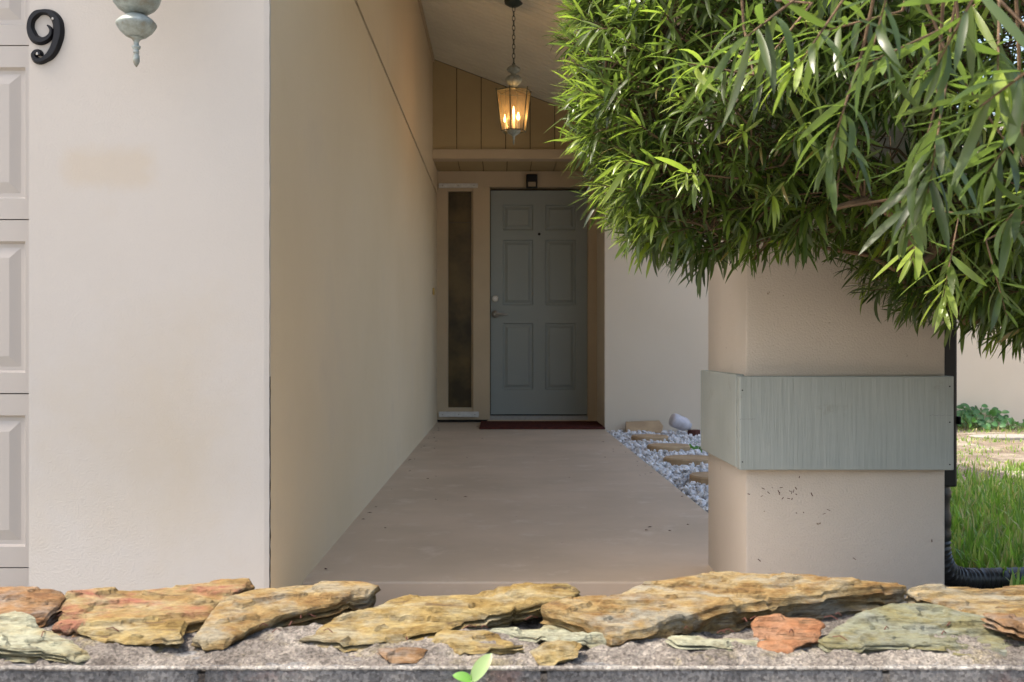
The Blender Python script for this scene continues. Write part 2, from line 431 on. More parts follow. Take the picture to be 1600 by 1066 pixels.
# gable siding over the entry: vertical boards, 203 mm pitch, cut to the roof slope
gx0 = XW + .002; zf = ZA(234, YB)
MB().box(gx0, 1.9, YB + .016, YB + .03, zf - .06, 2.36).build('siding_backing', M['dark'], house)
b = MB(); b.bm.faces.new([b.bm.verts.new(p) for p in ((gx0, YB+.016, 2.36), (1.4, YB+.016, 2.36), (gx0, YB+.016, ceil_z(gx0)))])
b.build('siding_backing', M['dark'], house)
gl = [XA(p, YB) for p in (675.5, 713.5, 751.8, 790.1, 828.4, 866.7, 905, 943.3, 981.6, 1020, 1058, 1096)]
for a, c in zip(gl, gl[1:]):
    a2, c2 = a + .003, c - .003
    if a < gx0: a2 = gx0
    b = MB(); zt0, zt1 = ceil_z(a2) - .002, ceil_z(c2) - .002
    if zt1 < zf: break
    bm = b.bm
    q = [(a2, zf), (c2, zf), (c2, zt1), (a2, zt0)]
    f = [bm.verts.new((x, YB, z)) for x, z in q]; g = [bm.verts.new((x, YB + .014, z)) for x, z in q]
    bm.faces.new(f)
    for i in range(4): bm.faces.new((f[i], g[i], g[(i+1) % 4], f[(i+1) % 4]))
    b.build('siding_board', M['siding'], house)
# fascia and the boarded soffit beneath it
MB().box(gx0, 1.55, YB - .035, YB + .10, ZA(248, YB - .035), zf - .001, .004).build('fascia', M['trim'], house)
zs = 2.225
sx = [XA(p, 9.07) for p in (682, 719, 755.5, 792, 828.5, 865, 901.5, 938)]
for a, c in zip(sx, sx[1:]):
    MB().box(max(a + .003, gx0), c - .003, YB + .10, YE - .001, zs, zs + .012).build('soffit_board', M['siding'], house)
MB().box(gx0, 1.2, YB + .10, YE + .1, zs + .014, zs + .03).build('soffit_backing', M['dark'], house)

# entry wall framing
yb = YE + .15
def pxbox(x0, x1, y0, y1, Y, dep, bev=.003):
    return MB().box(XA(x0, Y), XA(x1, Y), Y, Y + dep, ZA(y1, Y), ZA(y0, Y), bev)
pxbox(683, 949, 267.5, 292, YE, .2).build('entry_header', M['trim'], house)
pxbox(681, 698, 292, 656, YE, .2, .001).build('jamb', M['trim'], house)
pxbox(739, 765.5, 292, 656, YE, .2).build('jamb', M['trim'], house)
pxbox(919, 934.5, 292, 658, YE, .2).build('jamb', M['trim'], house)
pxbox(698, 739, 292, 299, YE + .01, .15).build('sidelight_head', M['trim'], house)
pxbox(698, 739, 637, 656, YE + .01, .15).build('sidelight_sill', M['trim'], house)
MB().box(XW, 1.0, YE + .21, YE + .30, -.1, 2.4).build('entry_backing', M['dark'], house)
# sidelight window
sw = MB(); Yg = YE + .045
sw.box(XA(699, Yg), XA(738.3, Yg), Yg, Yg + .01, ZA(638, Yg), ZA(297, Yg))
sd = sw.build('sidelight', M['glass'], house)
f = MB()
f.box(XA(697, Yg), XA(700.5, Yg), Yg - .012, Yg + .02, ZA(640, Yg), ZA(296, Yg)).box(XA(736.5, Yg), XA(741, Yg), Yg - .012, Yg + .02, ZA(640, Yg), ZA(296, Yg))
f.build('sidelight_frame', M['trim'], sd)
MB().box(XA(701, Yg), XA(736, Yg), Yg - .006, Yg - .001, ZA(348.5, Yg), ZA(347.5, Yg)).build('glazing_bar', plain('dark_bronze', (.10,.08,.05)), sd)
# shutter tracks with screws
for (x0, x1, y0, y1) in ((685.5, 746.5, 286.5, 293.5), (685.5, 748, 643.5, 652)):
    Yt = YE - .02
    t = MB().box(XA(x0, Yt), XA(x1, Yt), Yt, YE - .001, ZA(y1, Yt), ZA(y0, Yt), .003).build('shutter_track', M['white'], house)
    for px in (x0 + 6, (x0 + x1)/2, x1 - 6):
        MB().lathe([(.006, -.004), (.006, .001), (.003, .003)], (XA(px, Yt), Yt, ZA((y0+y1)/2, Yt)), 8, Matrix.Rotation(R(90), 3, 'X')).build('screw', M['steel'], t)

# front door, six raised panels
YD = 9.17
dx0, dx1 = XA(766.8, YD), XA(918.3, YD); dz0, dz1 = ZA(647.5, YD), ZA(298, YD)
door = MB()
xs = [XA(p, YD) for p in (785.5, 833, 852, 899.5)]
zr = [ZA(p, YD) for p in (609, 505, 477, 375, 360, 320)]
# stiles and rails
door.box(dx0, xs[0], YD, YD+.04, dz0, dz1, 0).box(xs[3], dx1, YD, YD+.04, dz0, dz1).box(xs[1], xs[2], YD, YD+.04, dz0, dz1)
for a, c in ((dz0, zr[0]), (zr[1], zr[2]), (zr[3], zr[4]), (zr[5], dz1)):
    for u, v in ((xs[0], xs[1]), (xs[2], xs[3])): door.box(u, v, YD, YD+.04, a, c)
bmesh.ops.remove_doubles(door.bm, verts=door.bm.verts, dist=1e-5)
dr = door.build('front_door', M['door'], house)
dr['label'] = 'grey-green six-panel front door'
def raised(b, x0, x1, y, z0, z1, ins=.026, dep=.012, out=.006, flat=.012):
    bm = b.bm
    def ring(i, yy): return [bm.verts.new(p) for p in ((x0+i, yy, z0+i), (x1-i, yy, z0+i), (x1-i, yy, z1-i), (x0+i, yy, z1-i))]
    rs = [ring(0, y), ring(dep*.6, y + dep), ring(dep*.6 + flat, y + dep), ring(dep*.6 + flat + ins, y + dep - out)]
    for r0, r1 in zip(rs, rs[1:]):
        for i in range(4): bm.faces.new((r0[i], r0[(i+1) % 4], r1[(i+1) % 4], r1[i]))
    bm.faces.new(rs[-1])
for a, c in ((zr[0], zr[1]), (zr[2], zr[3]), (zr[4], zr[5])):
    for u, v in ((xs[0], xs[1]), (xs[2], xs[3])):
        b = MB(); raised(b, u, v, YD + .001, a, c, .022, .014, .012, .014); b.build('door_panel', M['door'], dr)
RX = Matrix.Rotation(R(90), 3, 'X')
c = P(774, 467, YD); MB().lathe([(.032, -.001), (.032, .008), (.027, .014), (.027, .018)], c, 20, RX).build('deadbolt', M['steel'], dr, True, True)
MB().lathe([(.013, .017), (.013, .024), (.004, .024)], c, 12, RX).build('keyhole', M['white'], dr)
c = P(774, 491, YD); MB().lathe([(.034, -.001), (.034, .006), (.022, .012), (.012, .016), (.012, .05)], c, 20, RX).tube([c + Vector((0, -.045, 0)), c + Vector((.03, -.052, .001)), c + Vector((.075, -.05, -.001)), c + Vector((.11, -.047, -.004))], [.012, .012, .010, .007], 10).build('lever_handle', M['steel'], dr, True, True)
c = P(842.5, 366, YD); MB().lathe([(.012, -.001), (.012, .005), (.008, .006)], c, 14, RX).build('peephole', M['dark'], dr)
MB().box(dx0, dx1, YD + .005, YD + .03, dz0 - .012, dz0 - .001).build('door_gap', M['dark'], house)
MB().box(dx0 - .02, dx1 + .02, YE + .03, YE + .18, .001, ZA(650, YE + .03), .003).build('threshold', M['rail'], house)
MB().box(XA(762, YE), XA(934, YE), YE - .012, YE + .028, .001, ZA(656.5, YE), .002).build('sill', M['trim'], house)
MB().box(gx0, XA(761, YE), YE - .004, YE + .01, .001, .022).build('base_gap', M['dark'], house)

# garage door: four sections with raised panels
YO = 2.72; zsm = [ZA(p, YO) for p in (887, 615, 343, 71)]; sh = zsm[1] - zsm[0]
gd = empty('garage_door', (0, 0, 0)); gd.parent = house; gd.location = Vector((0, 0, 0)) - house.location + Vector((xg0, YO, 0))
zb_ = zsm[0] - sh
for k in range(5):
    za = zb_ + k*sh; z1 = za + sh
    if za > 2.1: break
    if k == 0: za = max(za, -.118)
    b = MB(); xx0, xx1 = xg0 - 4.87, xg0 + .06
    # rails and stiles leave openings for the panels
    pz0, pz1 = za + .055 if k else zsm[0] - sh*.117, z1 - .058
    pw = .50; gap = .105; ox = XA(39.5, YO)
    panels = []
    x = ox
    while x - pw > xx0 + .05:
        panels.append((x - pw, x)); x -= pw + gap
    if k == 0:
        pz0 = za + .045
        if pz1 - pz0 < .1: panels = []
    b.box(xx0, xx1, YO, YO + .045, za + .001, pz0).box(xx0, xx1, YO, YO + .045, pz1, z1 - .002)
    b.box(ox, xx1, YO, YO + .045, pz0, pz1)
    for (u, v), nxt in zip(panels, panels[1:] + [(None, xx0)]): b.box(nxt[1], u, YO, YO + .045, pz0, pz1)
    bmesh.ops.remove_doubles(b.bm, verts=b.bm.verts, dist=1e-5)
    b.build('door_section', M['garage_door'], gd)
    for u, v in panels:
        b = MB(); raised(b, u, v, YO + .001, pz0, pz1, .028, .010, .008, .010); b.build('door_panel', M['garage_door'], gd)
MB().box(xg0 - 4.87, xg0 + .05, YO + .05, YO + .06, -.118, 2.2).build('weather_seal', M['trim'], gd)

# ------------------------------------------------------------------ pillar with boards
pl = empty('pillar', (.9, 2.92, 0), 'square tan stucco pillar with a band of grey-green boards round its middle', 'pillar')
pY0, pY1 = 2.68, 3.17; pX0, pX1 = XA(1165, pY0), XA(1478, pY0); YBD = pY0 - .035
b = MB(); b.box(pX0, pX1, pY0, pY1, -.12, 2.16, .009)
b.build('shaft', M['stucco_pillar'], pl, True, True)
bz0, bz1 = ZA(735, YBD), ZA(588, YBD)
bx0, bx1 = XA(1155, YBD), XA(1491, YBD)
MB().box(bx0 + .001, bx1, YBD, pY0 - .003, bz0, bz1, .003).build('board', M['board'], pl)
MB().box(bx0 - .001, pX0 - .003, pY0 + .002, bx0*F/312, bz0 + .003, bz1 + .004, .003).build('board', M['board'], pl)
MB().box(pX1 + .003, bx1 - .001, pY0 + .002, pY1 + .025, bz0, bz1, .003).build('board', M['board'], pl)
MB().box(pX0 - .003, bx1 - .003, pY1 + .003, pY1 + .03, bz0, bz1, .003).build('board', M['board'], pl)
for px, py in ((1484, 604), (1484, 660), (1484, 726), (1160, 610), (1160, 722)):
    c = P(px, py, YBD); MB().lathe([(.002, -.001), (.002, .0006)], c, 6, RX).build('nail', M['dark'], pl)
# specks of debris stuck to the shaft
for (xa_, xb_, py_) in ((1156, 1180, 655), (1452, 1489, 649)):
    pts = [P(xa_ + (xb_ - xa_)*k/14, py_ + 1.6*noise.noise(Vector((k*.7, py_, 0))), YBD) + Vector((0, .0003, 0)) for k in range(15)]
    MB().tube(pts, [.0004 + .0004*abs(noise.noise(Vector((k, 3, py_)))) for k in range(15)], 5).build('crack', M['dark'], pl)
b = MB()
for _ in range(26):
    px = random.gauss(1225, 30) if _ < 15 else random.uniform(1170, 1470); py = random.gauss(768, 8) if _ < 15 else random.uniform(745, 890)
    c = P(px, py, pY0); a = random.uniform(0, 3.1); L = random.uniform(.0015, .005)
    if px < 1168: continue
    b.tube([c + Vector((-L*math.cos(a), -.0006, -L*math.sin(a))), c + Vector((L*math.cos(a), -.0006, L*math.sin(a)))], random.uniform(.0006, .0013), 5)
o = b.build('debris_speck', M['redbrick'], pl); o['kind'] = 'stuff'

# downspout with corrugated hose
ds = empty('downspout', (1.25, 2.9, -.04), 'black downspout down the pillar ending in a ribbed drain hose', 'downspout')
yd0, yd1 = 3.16, 3.24
pR = XA(1489, 2.89)
ctrl = [Vector((pR - .036, 2.90, .30)), Vector((pR - .036, 2.90, .14)), Vector((pR - .030, 2.905, .075)), Vector((pR - .004, 2.915, .030)), Vector((pR + .045, 2.93, .008)), Vector((pR + .12, 2.95, .002)), Vector((pR + .25, 2.97, 0)), Vector((pR + .42, 2.98, -.002)), Vector((pR + .7, 2.98, -.004))]
def catmull(ps, n):
    out = []
    for i in range(len(ps)-1):
        p0 = ps[max(i-1, 0)]; p1 = ps[i]; p2 = ps[i+1]; p3 = ps[min(i+2, len(ps)-1)]
        for k in range(n):
            t = k/n; out.append(.5*((2*p1) + (p2-p0)*t + (2*p0-5*p1+4*p2-p3)*t*t + (3*p1-p0-3*p2+p3)*t**3))
    out.append(ps[-1].copy()); return out
hp = catmull(ctrl, 14)
acc = 0; rr = []
for i, p in enumerate(hp):
    if i: acc += (p - hp[i-1]).length
    rr.append(.032 + .0018*(1 if math.sin(acc*2*math.pi/.016) > 0 else -1))
MB().tube(hp, rr, 14).build('drain_hose', M['spout'], ds, True, True)
MB().box(pR - .09, pR, 2.86, 2.94, .28, 2.16, .006).build('pipe', M['spout'], ds)
MB().box(pR + .001, pR + .005, 2.85, 2.95, ZA(662, 2.89), ZA(650, 2.89)).build('bracket', M['black'], ds)

# ------------------------------------------------------------------ numeral 9
k9 = 1599/420.0
path9 = [(292,158,5),(303,170,7),(312,190,9),(305,216,12),(280,238,15),(245,246,18),(212,232,20),(192,200,20),(184,165,17),(192,122,16),(218,88,17),(252,75,12),(290,76,14),(322,96,19),(344,130,23),(352,175,24),(350,215,24),(340,255,23),(325,295,22),(302,330,20),(275,352,16),(245,366,14),(216,356,15),(207,332,14),(222,314,14),(240,320,14),(240,334,14)]
b = MB(); Yn = YG - .012
cp = catmull([Vector((x, y, wd)) for x, y, wd in path9], 5)
Lf, Rt = [], []
for i, p in enumerate(cp):
    d = (cp[min(i+1, len(cp)-1)] - cp[max(i-1, 0)]); d.z = 0; d.normalize()
    nrm = Vector((-d.y, d.x, 0))
    a = p + nrm*p.z*1.42; c = p - nrm*p.z*1.42
    def W(q, Y): return P(q.x/k9, q.y/k9, YG) * 1 + Vector((0, Y - YG, 0))
    Lf.append((W(a, YG-.001), W(p + nrm*p.z*.98, Yn+.003), W(p + nrm*p.z*.7, Yn))); Rt.append((W(c, YG-.001), W(p - nrm*p.z*.98, Yn+.003), W(p - nrm*p.z*.7, Yn)))
rings = [[b.bm.verts.new(v) for v in (l[0], l[1], l[2], r[2], r[1], r[0])] for l, r in zip(Lf, Rt)]
for r0, r1 in zip(rings, rings[1:]):
    for i in range(5): b.bm.faces.new((r0[i], r0[i+1], r1[i+1], r1[i]))
b.bm.faces.new(rings[0]); b.bm.faces.new(rings[-1][::-1])
num = b.build('house_number', M['black'])
tag(num, 'black metal numeral 9 with curled ends on the garage wall', 'house number')
b = MB()
for px, py in ((326/k9, 122/k9), (234/k9, 330/k9)):
    c = P(px, py, YG); c.y = Yn; b.lathe([(.0032, -.001), (.0032, .001), (.0015, .002)], c, 8, RX)
b.build('screw', M['steel'], num)

# ------------------------------------------------------------------ wall lantern (its lower end is in view)
Yl = 2.33
cl = P(213, 0, Yl)
wl = empty('wall_lantern', (cl.x, Yl, 1.4), 'verdigris wall lantern whose bulbous lower finial hangs beside the numeral', 'lantern')
sc = Yl/F
def prof_px(rows): return [(r*sc, ZA(y, Yl) - 0) for r, y in rows]
b = MB(); b.lathe([(r, z - 0) for r, z in prof_px([(.5,105),(3,102),(5.2,96),(5,88),(3.6,84),(4.6,83),(4.6,80),(3.2,79),(6,76),(7,73),(4,71),(4,66),(7,61),(12,59)])], (cl.x, Yl, 0), 28)
b.build('finial', M['verdigris'], wl, True)
b = MB(); b.lathe(prof_px([(8,60),(16,57),(24,50),(29,43),(31,39),(30,36),(24,30),(17,25.5),(12,23)]), (cl.x, Yl, 0), 32); b.build('lower_bowl', M['verdigris'], wl, True)
b = MB(); b.lathe(prof_px([(11,24),(19,20),(28,14),(34,6),(36,1),(36,-3),(38,-5),(38,-9),(31,-14)]), (cl.x, Yl, 0), 32); b.build('upper_bowl', M['verdigris'], wl, True)
zt = ZA(-14, Yl)
MB().lathe([(.052, zt), (.085, zt + .26)], (cl.x, Yl, 0), 6).build('glass', M['amber'], wl)
for k in range(6):
    a = 2*math.pi*k/6
    MB().tube([(cl.x + .054*math.cos(a), Yl + .054*math.sin(a), zt), (cl.x + .087*math.cos(a), Yl + .087*math.sin(a), zt + .26)], .004, 6).build('post', M['verdigris'], wl)
MB().lathe([(.095, zt + .26), (.05, zt + .32), (.02, zt + .36), (.004, zt + .41)], (cl.x, Yl, 0), 6).build('cap', M['verdigris'], wl)
MB().lathe([(.055, 0), (.055, .012), (.03, .02)], (cl.x, YG - .001, zt + .18), 24, RX).tube([(cl.x, YG - .015, zt + .18), (cl.x, YG - .06, zt + .45), (cl.x, Yl, zt + .42)], .008, 8).build('wall_bracket', M['verdigris'], wl, True, True)

# ------------------------------------------------------------------ hanging lantern
Yh = 6.3; ch = P(802.6, 141, Yh); hx = ch.x
zc_ = ceil_z(hx)
hl = empty('hanging_lantern', (hx, Yh, zc_), 'hexagonal amber glass lantern lit and hanging on a chain from the porch ceiling', 'lantern')
z_ = lambda py: ZA(py, Yh)
k_ = Yh/F
MB().lathe([(.003, z_(11)), (.03, z_(10)), (.055, z_(6)), (.058, z_(2)), (.058, zc_ + .01)], (hx, Yh, 0), 24).build('ceiling_plate', M['dark_verdigris'], hl, True, True)
# chain
zz = z_(10); i = 0
lnk = MB(); Ln = .036
while zz > z_(103):
    pts = []
    for t in range(12):
        a = 2*math.pi*t/12; u = math.cos(a)*.0085; v = math.sin(a)*Ln*.5
        pts.append(Vector((hx + (u if i % 2 == 0 else u*.35), Yh + (u if i % 2 else u*.35), zz - Ln*.5 + v)))
    pts.append(pts[0]); c = MB(); c.tube(pts, .0022, 6); c.build('chain_link', M['dark_verdigris'], hl, True)
    zz -= Ln*.80; i += 1
def hp_(rows): return [(r*k_, z_(y)) for r, y in rows]
MB().lathe(hp_([(1.2,100),(2.5,102),(6,103.5),(10,106.5),(11,109),(9,112),(5,114.5),(4,116.5),(9,119),(12.5,122),(13.5,125),(11,130),(7,133.5),(4,135),(4,139)]), (hx, Yh, 0), 26).build('stem', M['verdigris'], hl, True)
r1, r0_ = 28.7*k_, 19.5*k_; zt_, zb2 = z_(143), z_(205)
ang = [R(17 + 60*k) for k in range(6)]
T = [Vector((hx + r1*math.cos(a), Yh + r1*math.sin(a), zt_)) for a in ang]
Bt = [Vector((hx + r0_*math.cos(a), Yh + r0_*math.sin(a), zb2)) for a in ang]
for k in range(6):
    n_ = (k+1) % 6
    MB().tube([T[k] + Vector((0, 0, .012)), Bt[k] - Vector((0, 0, .004))], .0035, 6).build('post', M['dark_verdigris'], hl)
    MB().quad(T[k]*.985 + Vector((hx, Yh, zt_))*.015, T[n_]*.985 + Vector((hx, Yh, zt_))*.015, Bt[n_]*.985 + Vector((hx, Yh, zb2))*.015, Bt[k]*.985 + Vector((hx, Yh, zb2))*.015).build('glass_pane', M['amber'], hl)
    MB().tube([T[k], T[n_]], .003, 5).tube([Bt[k], Bt[n_]], .003, 5).build('frame_rail', M['dark_verdigris'], hl)
    MB().tube([T[k], Vector((hx, Yh, z_(138)))], .0025, 5).build('top_strut', M['dark_verdigris'], hl)
MB().lathe(hp_([(.3,227),(1.5,222),(1,219),(2.5,216),(1.5,213.5),(5,211),(9,208.5),(11,205),(11,203.5)]), (hx, Yh, 0), 22).build('base', M['verdigris'], hl, True)
for dx, dy, zz, r in ((.028, -.02, 184, .0085), (-.055, .0, 186.5, .004), (.0, .03, 172, .005)):
    c = Vector((hx + dx, Yh + dy, z_(zz)))
    MB().lathe([(.001, -.022), (r, -.01), (r*1.1, 0), (r*.6, .016), (.0005, .03)], c, 12).build('bulb', M['bulb'], hl, True)
    MB().lathe([(.009, z_(204) - c.z), (.009, -.02)], c, 10).build('candle', M['white'], hl)
pt = bpy.data.objects.new('lantern_light', bpy.data.lights.new('lantern_light', 'POINT')); COL.objects.link(pt)
pt.data.energy = 0.6; pt.data.color = (1, .56, .22); pt.data.shadow_soft_size = .03
pt.parent = hl; pt.location = (0.01, -.0, z_(178) - zc_)

# ------------------------------------------------------------------ small fittings at the entrance
Yf = YE - .05
sl_ = empty('sensor_light', P(831, 293, YE), 'small black light fitting over the front door', 'light')
MB().box(XA(822.3, Yf), XA(839.8, Yf), Yf, YE - .001, ZA(293.5, Yf), ZA(272, Yf), .006).build('housing', M['black'], sl_)
MB().box(XA(825.3, Yf), XA(837, Yf), Yf - .004, Yf - .001, ZA(291.5, Yf), ZA(284.5, Yf), .001).build('lens', plain('pale_lens', (.42, .33, .22), .3), sl_)
Yb_ = 8.48
db = MB().box(XW + .001, XW + .016, Yb_ - .03, Yb_ + .03, ZA(461, Yb_), ZA(450, Yb_), .004).build('doorbell', M['yellow'])
tag(db, 'small yellowed doorbell on the side wall near the entrance', 'doorbell')
m = MB(); Ym0 = .674*F/130
m.box(XA(750, 8.6), XA(944, 8.37), 8.28, 9.0, .001, .016, .004)
dm = m.build('doormat', M['mat']); tag(dm, 'thin dark red doormat in front of the entrance door', 'doormat')

b = MB()
for _ in range(70):
    y = rng.uniform(3.0, 8.9); x = rng.uniform(XW + .03, .8) if rng.random() < .6 else (rng.uniform(XW + .01, XW + .08) if rng.random() < .5 else rng.uniform(.7, .83))
    a = rng.uniform(0, 6.28); L = rng.uniform(.004, .014); wd = L*rng.uniform(.25, .6); z = .0012
    b.quad((x - L*math.cos(a), y - L*math.sin(a), z), (x + wd*math.sin(a), y - wd*math.cos(a), z + .003), (x + L*math.cos(a), y + L*math.sin(a), z + .001), (x - wd*math.sin(a), y + wd*math.cos(a), z + .002))
tag(b.build('leaf_litter', M['redbrick']), 'specks of dry leaf litter scattered over the porch floor', 'litter', kind='stuff')
b = MB()
for _ in range(46):
    x = rng.uniform(-.8, .9); y = rng.uniform(1.24, 1.38); a = rng.uniform(0, 6.28); L = rng.uniform(.003, .010)
    b.tube([(x - L*math.cos(a), y - L*math.sin(a), .318), (x, y, .322), (x + L*math.cos(a), y + L*math.sin(a), .319)], .0007, 4)
tag(b.build('wall_litter', M['redbrick']), 'thin bits of dry twig caught in the mortar of the garden wall', 'litter', kind='stuff')
# ------------------------------------------------------------------ white gravel, pavers, litter
def pebbles():
    V, Fc = [], []; base = bmesh.new(); bmesh.ops.create_icosphere(base, subdivisions=1, radius=1)
    bv = np.array([v.co[:] for v in base.verts]); bf = np.array([[v.index for v in f.verts] for f in base.faces]); base.free()
    n = 9000; off = 0
    for i in range(n):
        y = rng.uniform(4.05, YR - .02); x = rng.uniform(.86, 2.25)
        if x > XA(1130, y) + .25: continue
        q = Quaternion(rng.normal(size=4)).normalized().to_matrix()
        s = np.array([1, rng.uniform(.6, .9), rng.uniform(.45, .75)]) * rng.uniform(.011, .023)
        v = (bv * (1 + rng.uniform(-.22, .22, (len(bv), 1)))) * s @ np.array(q).T + [x, y, rng.uniform(-.052, -.012) + .012*noise.noise(Vector((x*5, y*5, 0)))]
        V.append(v); Fc.append(bf + off); off += len(bv)
    me = bpy.data.meshes.new('gravel'); me.from_pydata(np.vstack(V).tolist(), [], np.vstack(Fc).tolist())
    m, nn, bb = newmat('white_marble_chips')
    g = nn.nodes.new('ShaderNodeNewGeometry')
    r = ramp(nn, g.outputs['Random Per Island'], [(0, (.42, .42, .44)), (.3, (.66, .66, .68)), (1, (.84, .84, .85))])
    nn.links.new(r.outputs[0], bb.inputs['Base Color']); bb.inputs['Roughness'].default_value = .6
    o = link_mesh('gravel', me, m); tag(o, 'bed of white marble gravel beside the porch slab', 'gravel', kind='stuff')
pebbles()
def irregular(cx, cy, rx, ry, z0, z1, seed, mat, name, n=22, half=False, rot=0):
    b = MB(); bm = b.bm
    r_ = random.Random(seed); tp, bt, t2 = [], [], []
    for k in range(n):
        a = 2*math.pi*k/n; rr = 1 + .06*noise.noise(Vector((math.cos(a)*1.5, math.sin(a)*1.5, seed)))
        x = rx*rr*math.cos(a); y = ry*rr*math.sin(a)
        if half and y > 0: y *= .35
        x, y = x*math.cos(rot) - y*math.sin(rot), x*math.sin(rot) + y*math.cos(rot)
        tp.append(bm.verts.new((cx + x*.95, cy + y*.95, z1))); t2.append(bm.verts.new((cx + x, cy + y, z1 - .008))); bt.append(bm.verts.new((cx + x*.99, cy + y*.99, z0)))
    bm.faces.new(tp)
    for k in range(n):
        j = (k+1) % n; bm.faces.new((tp[k], t2[k], t2[j], tp[j])); bm.faces.new((t2[k], bt[k], bt[j], t2[j]))
    return b.build(name, mat)
pav = [  # px centre, py of the near top edge, half width px, label
    (1020, 681, 30, 'thin tan paver in the gravel second from the house wall'),
    (1050, 696, 34, 'tan paver in the gravel with small weeds at its right end'),
    (1085, 716, 42, 'long tan paver in the gravel next to the pillar board'),
    (1122, 745, 38, 'nearest tan paver in the gravel half hidden by the pillar')]
for i, (px, py, hw, lab) in enumerate(pav):
    zt = .012; Yp = (H - zt)*F/(py + 3 - CY)
    o = irregular(XA(px, Yp), Yp + .13, hw*Yp/F, .13, -.05, zt + .004, i*7.3, M['tan'], 'paver', half=False)
    tag(o, lab, 'paver', 'tan pavers laid in the white gravel')
# paver leaning against the wall
Yp = 8.2
b = MB(); x0, x1 = XA(978.5, Yp), XA(1038, Yp)
bm = b.bm
q = [(x0, -.02), (x1 - .02, -.02), (x1, .03), (x1 - .02, .062), (x0 + .01, .052)]
f = [bm.verts.new((x, Yp + .25*(z + .02)/.1*.4, z)) for x, z in q]; g = [bm.verts.new((x, Yp + .05 + .25*(z + .02)/.1*.4, z + .008)) for x, z in q]
bm.faces.new(f); bm.faces.new(g[::-1])
for i in range(5): bm.faces.new((f[i], g[i], g[(i+1) % 5], f[(i+1) % 5]))
tag(b.build('paver', M['tan']), 'tan paver leaning at the foot of the house wall behind the gravel', 'paver', 'tan pavers laid in the white gravel')
# plastic bottle lying on its side
Yj = 7.9
MR = Matrix.Rotation(R(22), 3, 'Y') @ Matrix.Rotation(R(14), 3, 'Z') @ Matrix.Rotation(R(90), 3, 'Y')
c = P(1049, 655, Yj)
jug = MB().lathe([(.02, 0), (.045, .003), (.052, .012), (.055, .03), (.053, .08), (.055, .085), (.053, .12), (.042, .145), (.03, .155), (.028, .168)], c, 22, MR).build('plastic_bottle', M['plastic'], None, True)
tag(jug, 'milky white plastic bottle lying on the gravel by the house wall', 'bottle')
fr = irregular(XA(1086, 7.9), 7.95, .05, .035, -.04, .025, 91, M['redbrick'], 'brick_fragment', 9)
tag(fr, 'dark red-brown fragment lying next to the plastic bottle', 'fragment')

# ------------------------------------------------------------------ generic leaf builder
def leaf_template(nseg, droop, fold=.25, wid=.5, tipw=.0, twist=0.0):
    """unit-length leaf along +Y, width 1 (scaled later); returns verts (n,3) and faces"""
    vs, fs = [], []
    for i in range(nseg + 1):
        t = i/nseg
        wd = (math.sin(math.pi*min(1, t*.93 + .06)))**.65 * wid
        if i == nseg: wd = .0
        a = droop*t
        y = math.sin(a)/droop if abs(droop) > 1e-4 else t
        z = -(1 - math.cos(a))/droop if abs(droop) > 1e-4 else 0
        tw = twist*t
        for sx in (-1, 0, 1):
            xx = sx*wd; zz = abs(sx)*wd*fold
            vs.append((xx, y, z, zz, tw))
    for i in range(nseg):
        a = i*3
        fs += [(a, a+1, a+4, a+3), (a+1, a+2, a+5, a+4)]
    return np.array(vs), np.array(fs)
def leaf_verts(tm, L, W):
    v = np.empty((len(tm), 3)); c, s = np.cos(tm[:, 4]), np.sin(tm[:, 4])
    v[:, 0] = tm[:, 0]*W*c - tm[:, 3]*W*s; v[:, 1] = tm[:, 1]*L; v[:, 2] = tm[:, 2]*L + tm[:, 3]*W*c + tm[:, 0]*W*s
    return v
def frame(d, up):
    d = d/np.linalg.norm(d); x = np.cross(d, up); n = np.linalg.norm(x)
    x = np.array([1., 0, 0]) if n < 1e-5 else x/n
    z = np.cross(x, d); return np.stack([x, d, z], 1)
def mesh_from(name, V, Fq, C, mat, smooth=True):
    V = np.vstack(V); Fq = np.vstack(Fq); C = np.vstack(C)
    me = bpy.data.meshes.new(name)
    me.vertices.add(len(V)); me.vertices.foreach_set('co', V.astype(np.float32).ravel())
    me.loops.add(Fq.size); me.loops.foreach_set('vertex_index', Fq.astype(np.int32).ravel())
    me.polygons.add(len(Fq)); me.polygons.foreach_set('loop_start', np.arange(0, Fq.size, Fq.shape[1], dtype=np.int32))
    me.update(calc_edges=True)
    ca = me.color_attributes.new('tint', 'FLOAT_COLOR', 'POINT')
    ca.data.foreach_set('color', np.hstack([C, np.ones((len(C), 1))]).astype(np.float32).ravel())
    me.materials.append(mat)
    if smooth: me.polygons.foreach_set('use_smooth', np.ones(len(Fq), dtype=bool))
    return me

